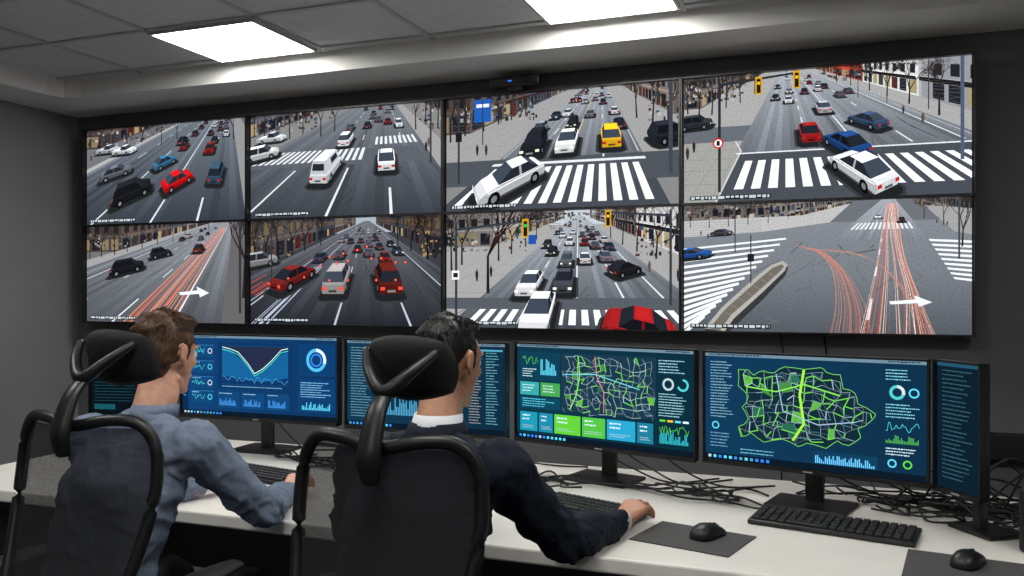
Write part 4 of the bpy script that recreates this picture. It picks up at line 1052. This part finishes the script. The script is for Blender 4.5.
def person(name, root, P):
    e = empty(name, root, P.get('yaw', 0))
    g = P.get('loose', 0)
    sk, cl, pants, hairm = P['skin'], P['cloth'], P['pants'], P['hair']
    parts = []
    pel = ((0, .045, .575), (.165+g, .12, .10)); wai = ((0, .075, .72), (.145+g, .108+g, .09)); che = ((0, .14, .88), (.17+g, .118+g, .1)); upp = ((0, .195, .985), (.168, .09+g, .06))
    parts += [[pel, wai], [wai, che], [che, upp]]
    parts.append([((-.12, .2, 1.0), .055), ((.12, .2, 1.0), .055), ((0, .235, 1.06), (.055, .055, .03))])
    for sg in (-1, 1):
        sh = (sg*.172, .215, 1.005); el = P['elbow'][0 if sg < 0 else 1]; wr = P['wrist'][0 if sg < 0 else 1]
        parts.append([((sg*.13, .19, .98), .065), (sh, .062+g)])
        parts.append([(sh, .062+g), (tuple(sh[i]*.5+el[i]*.5 for i in range(3)), .052+g)])
        parts.append([(tuple(sh[i]*.5+el[i]*.5 for i in range(3)), .052+g), (el, .044+g)])
        mid = tuple(el[i]*.6+wr[i]*.4 for i in range(3))
        parts.append([(el, .044+g), (mid, .043+g)]); parts.append([(mid, .043+g), (wr, .032+g*.6)])
        hip = (sg*.09, .07, .565); kn = (sg*.14, .47, .545); an = (sg*.14, .50, .13)
        parts.append([(hip, .092), (kn, .064)]); parts.append([(kn, .064), ((sg*.14, .47, .36), .058)]); parts.append([((sg*.14, .47, .36), .058), (an, .046)])
    EL = [Vector(P['elbow'][0]), Vector(P['elbow'][1])]
    def disp(co):
        w = noise.noise(Vector((co.x*14, co.y*14, co.z*22)))*.006+noise.noise(Vector((co.x*35+5, co.y*35, co.z*50)))*.0025
        rd = 1-abs(noise.noise(Vector((co.x*11+3, co.y*9, co.z*17+co.x*12))))*3.4
        rd2 = 1-abs(noise.noise(Vector((co.x*22+9, co.y*26, co.z*30+co.y*20))))*3.6
        near = max(0, 1-min((co-q).length for q in EL)/.16)
        return w+max(0, rd)*.008+max(0, rd2)*(.003+.006*near)
    blob('clothed_body', parts, .007, 5, [cl, pants], e, lambda c: 1 if (c.z < .60 or (c.z < .66 and c.y > .22)) else 0, disp)
    for sg in (-1, 1):
        blob('shoe', [[((sg*.14, .48, .05), (.04, .045, .045)), ((sg*.145, .60, .035), (.045, .06, .03)), ((sg*.15, .67, .03), (.035, .04, .024))], [((sg*.14, .49, .06), .045), ((sg*.14, .50, .13), .043)]], .008, 4, [M_black], e)
    for (r0, z0, r1, z1, m, t) in P['collars']:
        V = []; F = []; NS = 32
        cy0, cy1 = P['neck'][0][1], P['neck'][0][1]+.02
        for (r, z, cy) in ((r0, z0, cy0), (r1, z1, cy1), (r1+t, z1+.002, cy1), (r0+t*2.2, z0-.004, cy0)):
            for i in range(NS):
                a = 2*math.pi*i/NS; drop = -.022*max(0, math.sin(a))**2
                V.append((r*math.cos(a), cy+r*1.02*math.sin(a), z+drop))
        for j in range(4):
            for i in range(NS): F.append((j*NS+i, j*NS+(i+1) % NS, ((j+1) % 4)*NS+(i+1) % NS, ((j+1) % 4)*NS+i))
        mesh_obj('collar', V, F, m, e)
    hc = Vector(P['head']); ya = P['hyaw']; pi_ = P.get('hpitch', 0)
    R = Matrix.Translation(hc) @ Matrix.Rotation(ya, 4, 'Z') @ Matrix.Rotation(pi_, 4, 'X')
    T = lambda p: tuple(R @ Vector(p))
    def TR(parts): return [[(T(c), r) for c, r in part] for part in parts]
    nk = P['neck']
    hp = [[((0, -.012, .032), (.072, .09, .080)), ((0, -.045, .01), (.062, .055, .06))],
          [((0, .035, .03), (.060, .048, .055)), ((0, .03, -.02), (.058, .05, .05))],
          [((0, .03, -.02), (.056, .05, .045)), ((0, .045, -.075), (.034, .034, .026))],
          [((0, .045, -.075), (.034, .034, .026)), ((0, .066, -.094), (.016, .016, .014))],
          [((.045, -.005, -.062), .014), ((.012, .06, -.095), .012)], [((-.045, -.005, -.062), .014), ((-.012, .06, -.095), .012)],
          [((0, .083, .018), (.007, .006, .01)), ((0, .104, -.024), (.010, .009, .008))],
          [((-.012, .094, -.028), .007), ((.012, .094, -.028), .007)],
          [((-.034, .072, .025), (.02, .01, .006)), ((.034, .072, .025), (.02, .01, .006))],
          [((-.014, .081, -.053), (.01, .008, .004)), ((.014, .081, -.053), (.01, .008, .004))],
          [((-.012, .08, -.062), (.01, .008, .005)), ((.012, .08, -.062), (.01, .008, .005))],
          [((-.036, .058, -.015), .018)], [((.036, .058, -.015), .018)]]
    for sg in (-1, 1):
        hp += [[((sg*.070, -.006, .018), (.008, .012, .012)), ((sg*.080, -.018, .026), (.005, .012, .012)), ((sg*.079, -.02, .0), (.005, .012, .012))],
               [((sg*.070, -.004, -.02), (.006, .008, .008)), ((sg*.077, -.016, .0), (.005, .012, .01))]]
    hp = TR(hp)
    hp.append([(nk[0], (.054, .056, .03)), (nk[1], (.052, .054, .03)), (T((0, -.02, -.05)), (.048, .05, .03))])
    hp.append([(nk[0], (.054, .056, .03)), ((nk[0][0], nk[0][1]-.02, nk[0][2]-.06), (.06, .05, .03))])
    blob('head', hp, .0042, 3, [sk], e)
    for sg in (-1, 1):
        for nm, c, r, m in (('eye', (sg*.031, .071, .004), .0125, P['eyew']), ('iris', (sg*.031, .0785, .004), .0058, M_black)):
            bm = bmesh.new(); bmesh.ops.create_uvsphere(bm, u_segments=16, v_segments=10, radius=r); me = bpy.data.meshes.new(nm); bm.to_mesh(me); bm.free(); me.materials.append(m)
            o = link(bpy.data.objects.new(nm, me), e); o.location = T(c)
        V2, F2 = tube('b', [T((sg*.015, .085, .024)), T((sg*.032, .086, .03)), T((sg*.05, .074, .025))], [.003, .004, .002], None, raw=True, sides=6)
        mesh_obj('eyebrow', V2, F2, hairm, e)
    v = P['hvol']
    hh = [[((0, -.016, .044), (.073+v*.2, .089+v*.4, .077+v)), ((0, -.05, .015), (.066+v*.2, .058+v*.3, .058))],
          [((0, -.055, .0), (.062+v*.2, .048, .05)), ((0, -.052, -.045), (.044, .034, .024))],
          [((0, .045, .088), (.048, .035, .022+v*.8)), ((0, -.01, .088), (.06, .05, .028+v*.6))]]
    for sg in (-1, 1): hh.append([((sg*.067, .006, .03), (.01, .012, .02)), ((sg*.068, .004, .005), (.007, .007, .014))])
    hh = TR(hh)
    def hd(co):
        q = R.inverted() @ co
        return noise.noise(Vector((q.x*90, q.y*20, q.z*40)))*P['hrough']
    ho = blob('hair', hh, .0045, 3, [hairm], e, None, hd)
    rnd = random.Random(4); V = []; F = []; polys = ho.data.polygons; Ri = R.inverted().to_3x3(); RI = R.inverted()
    for k in range(P['tufts']):
        p = polys[rnd.randrange(len(polys))]; q = RI @ p.center
        if q.z < -.045 and q.y > -.03: continue
        nn = Ri @ p.normal
        topf = q.z > .07 and q.y > -.04
        flow = Vector((q.x*2+rnd.uniform(-.12, .12)+P.get('sweep', 0)*(1 if topf else 0), .9 if topf else -.5, .1 if topf else -1.0))
        flow = (flow-nn*flow.dot(nn))
        if flow.length < 1e-4: continue
        flow.normalize(); l = P['tlen']*rnd.uniform(.6, 1.2)*(1.0 if q.z > .05 else .5)
        d = (flow+nn*(P['tlift'] if topf else .03)).normalized(); sd = d.cross(nn).normalized()*.0010
        a = q-nn*.001; b = a+d*l*.5+nn*.001; c = a+d*l-nn*(.002+.003*rnd.random())
        i0 = len(V)
        for z in (a-sd, a+sd, a+nn*.0012, b-sd*.8, b+sd*.8, b+nn*.0012, c): V.append(R @ z)
        F += [(i0, i0+1, i0+4, i0+3), (i0+1, i0+2, i0+5, i0+4), (i0+2, i0, i0+3, i0+5), (i0+3, i0+4, i0+6), (i0+4, i0+5, i0+6), (i0+5, i0+3, i0+6)]
    mesh_obj('hair_strands', V, F, hairm, e)
    for k, sg in ((0, -1), (1, 1)):
        wr = Vector(P['wrist'][k]); el = Vector(P['elbow'][k]); d = (wr-el).normalized()
        w2 = wr+d*.03
        hy = P['handyaw'][k]
        hand('hand_left' if sg < 0 else 'hand_right', (w2.x, w2.y, w2.z), hy, sg, sk, e)
        tube('shirt_cuff', [wr-d*.02, wr+d*.0, wr+d*.032], [.033, .033, .031], P['cuff'], e, sides=16)
    return e

sk1 = mat('skin_light', (.80, .60, .50), .5, var=.10, scale=60, bump=.2); sk1.node_tree.nodes['Principled BSDF'].inputs['Subsurface Weight'].default_value = .08
sk2 = mat('skin_tan', (.73, .53, .42), .5, var=.10, scale=60, bump=.2); sk2.node_tree.nodes['Principled BSDF'].inputs['Subsurface Weight'].default_value = .08
shirt = mat('shirt_blue', (.45, .495, .575), .9, var=.10, scale=90, bump=.4, bscale=500, spec=.2)
suit = mat('suit_navy', (.085, .11, .165), .85, var=.14, scale=90, bump=.4, bscale=500, spec=.25)
slack = mat('trousers_black', (.05, .052, .06), .85, bump=.3)
white = mat('shirt_white', (.85, .86, .88), .8, var=.03)
eyew = mat('eye_white', (.85, .84, .82), .3, var=.02)
hair1 = mat('hair_brown', (.33, .225, .15), .5, var=.25, scale=120, stretch=(1, .2, .4))
hair2 = mat('hair_black', (.06, .052, .05), .45, var=.3, scale=120, stretch=(1, .2, .4))

person('seated_man', (-1.70, 1.55, 0), dict(skin=sk1, cloth=shirt, pants=slack, hair=hair1, eyew=eyew, cuff=shirt, sweep=.6,
    elbow=[(-.27, .36, .80), (.245, .395, .80)], wrist=[(-.17, .60, .79), (.15, .64, .785)], handyaw=[-.2, .2],
    collars=[(.055, 1.07, .054, 1.10, shirt, .004)], neck=[(0, .245, 1.07), (0, .275, 1.12)], head=(-.02, .32, 1.222), hyaw=.0, hpitch=-.05,
    hvol=.012, hrough=.0015, tufts=9000, tlen=.026, tlift=.22))
person('seated_man', (-.86, 1.55, 0), dict(skin=sk2, cloth=suit, pants=slack, hair=hair2, eyew=eyew, cuff=white, loose=.004,
    elbow=[(-.28, .34, .80), (.26, .41, .80)], wrist=[(-.2, .6, .79), (.33, .67, .785)], handyaw=[-.2, -.3],
    collars=[(.054, 1.074, .053, 1.114, white, .004), (.060, 1.058, .058, 1.096, suit, .008)], neck=[(0, .245, 1.07), (0, .275, 1.12)], head=(0.0, .32, 1.225), hyaw=-.22, hpitch=-.05,
    hvol=.006, hrough=.001, tufts=9000, tlen=.018, tlift=.1))

# ------------------------------------------------------------------ world + camera
w = bpy.data.worlds.new('room_world'); sc.world = w; w.use_nodes = True
w.node_tree.nodes['Background'].inputs[0].default_value = (.02, .025, .03, 1); w.node_tree.nodes['Background'].inputs[1].default_value = .3
cam = bpy.data.cameras.new('camera'); co = bpy.data.objects.new('camera', cam); COL.objects.link(co)
cam.sensor_width = 36; cam.lens = 850/1024*36; cam.clip_start = .05
co.location = (0, 0, 1.4); co.rotation_euler = (math.radians(90), 0, math.atan(850/2282)); cam.shift_y = (292-288)/1024
sc.camera = co
sc.view_settings.view_transform = 'Standard'; sc.view_settings.look = 'None'; sc.view_settings.exposure = 0
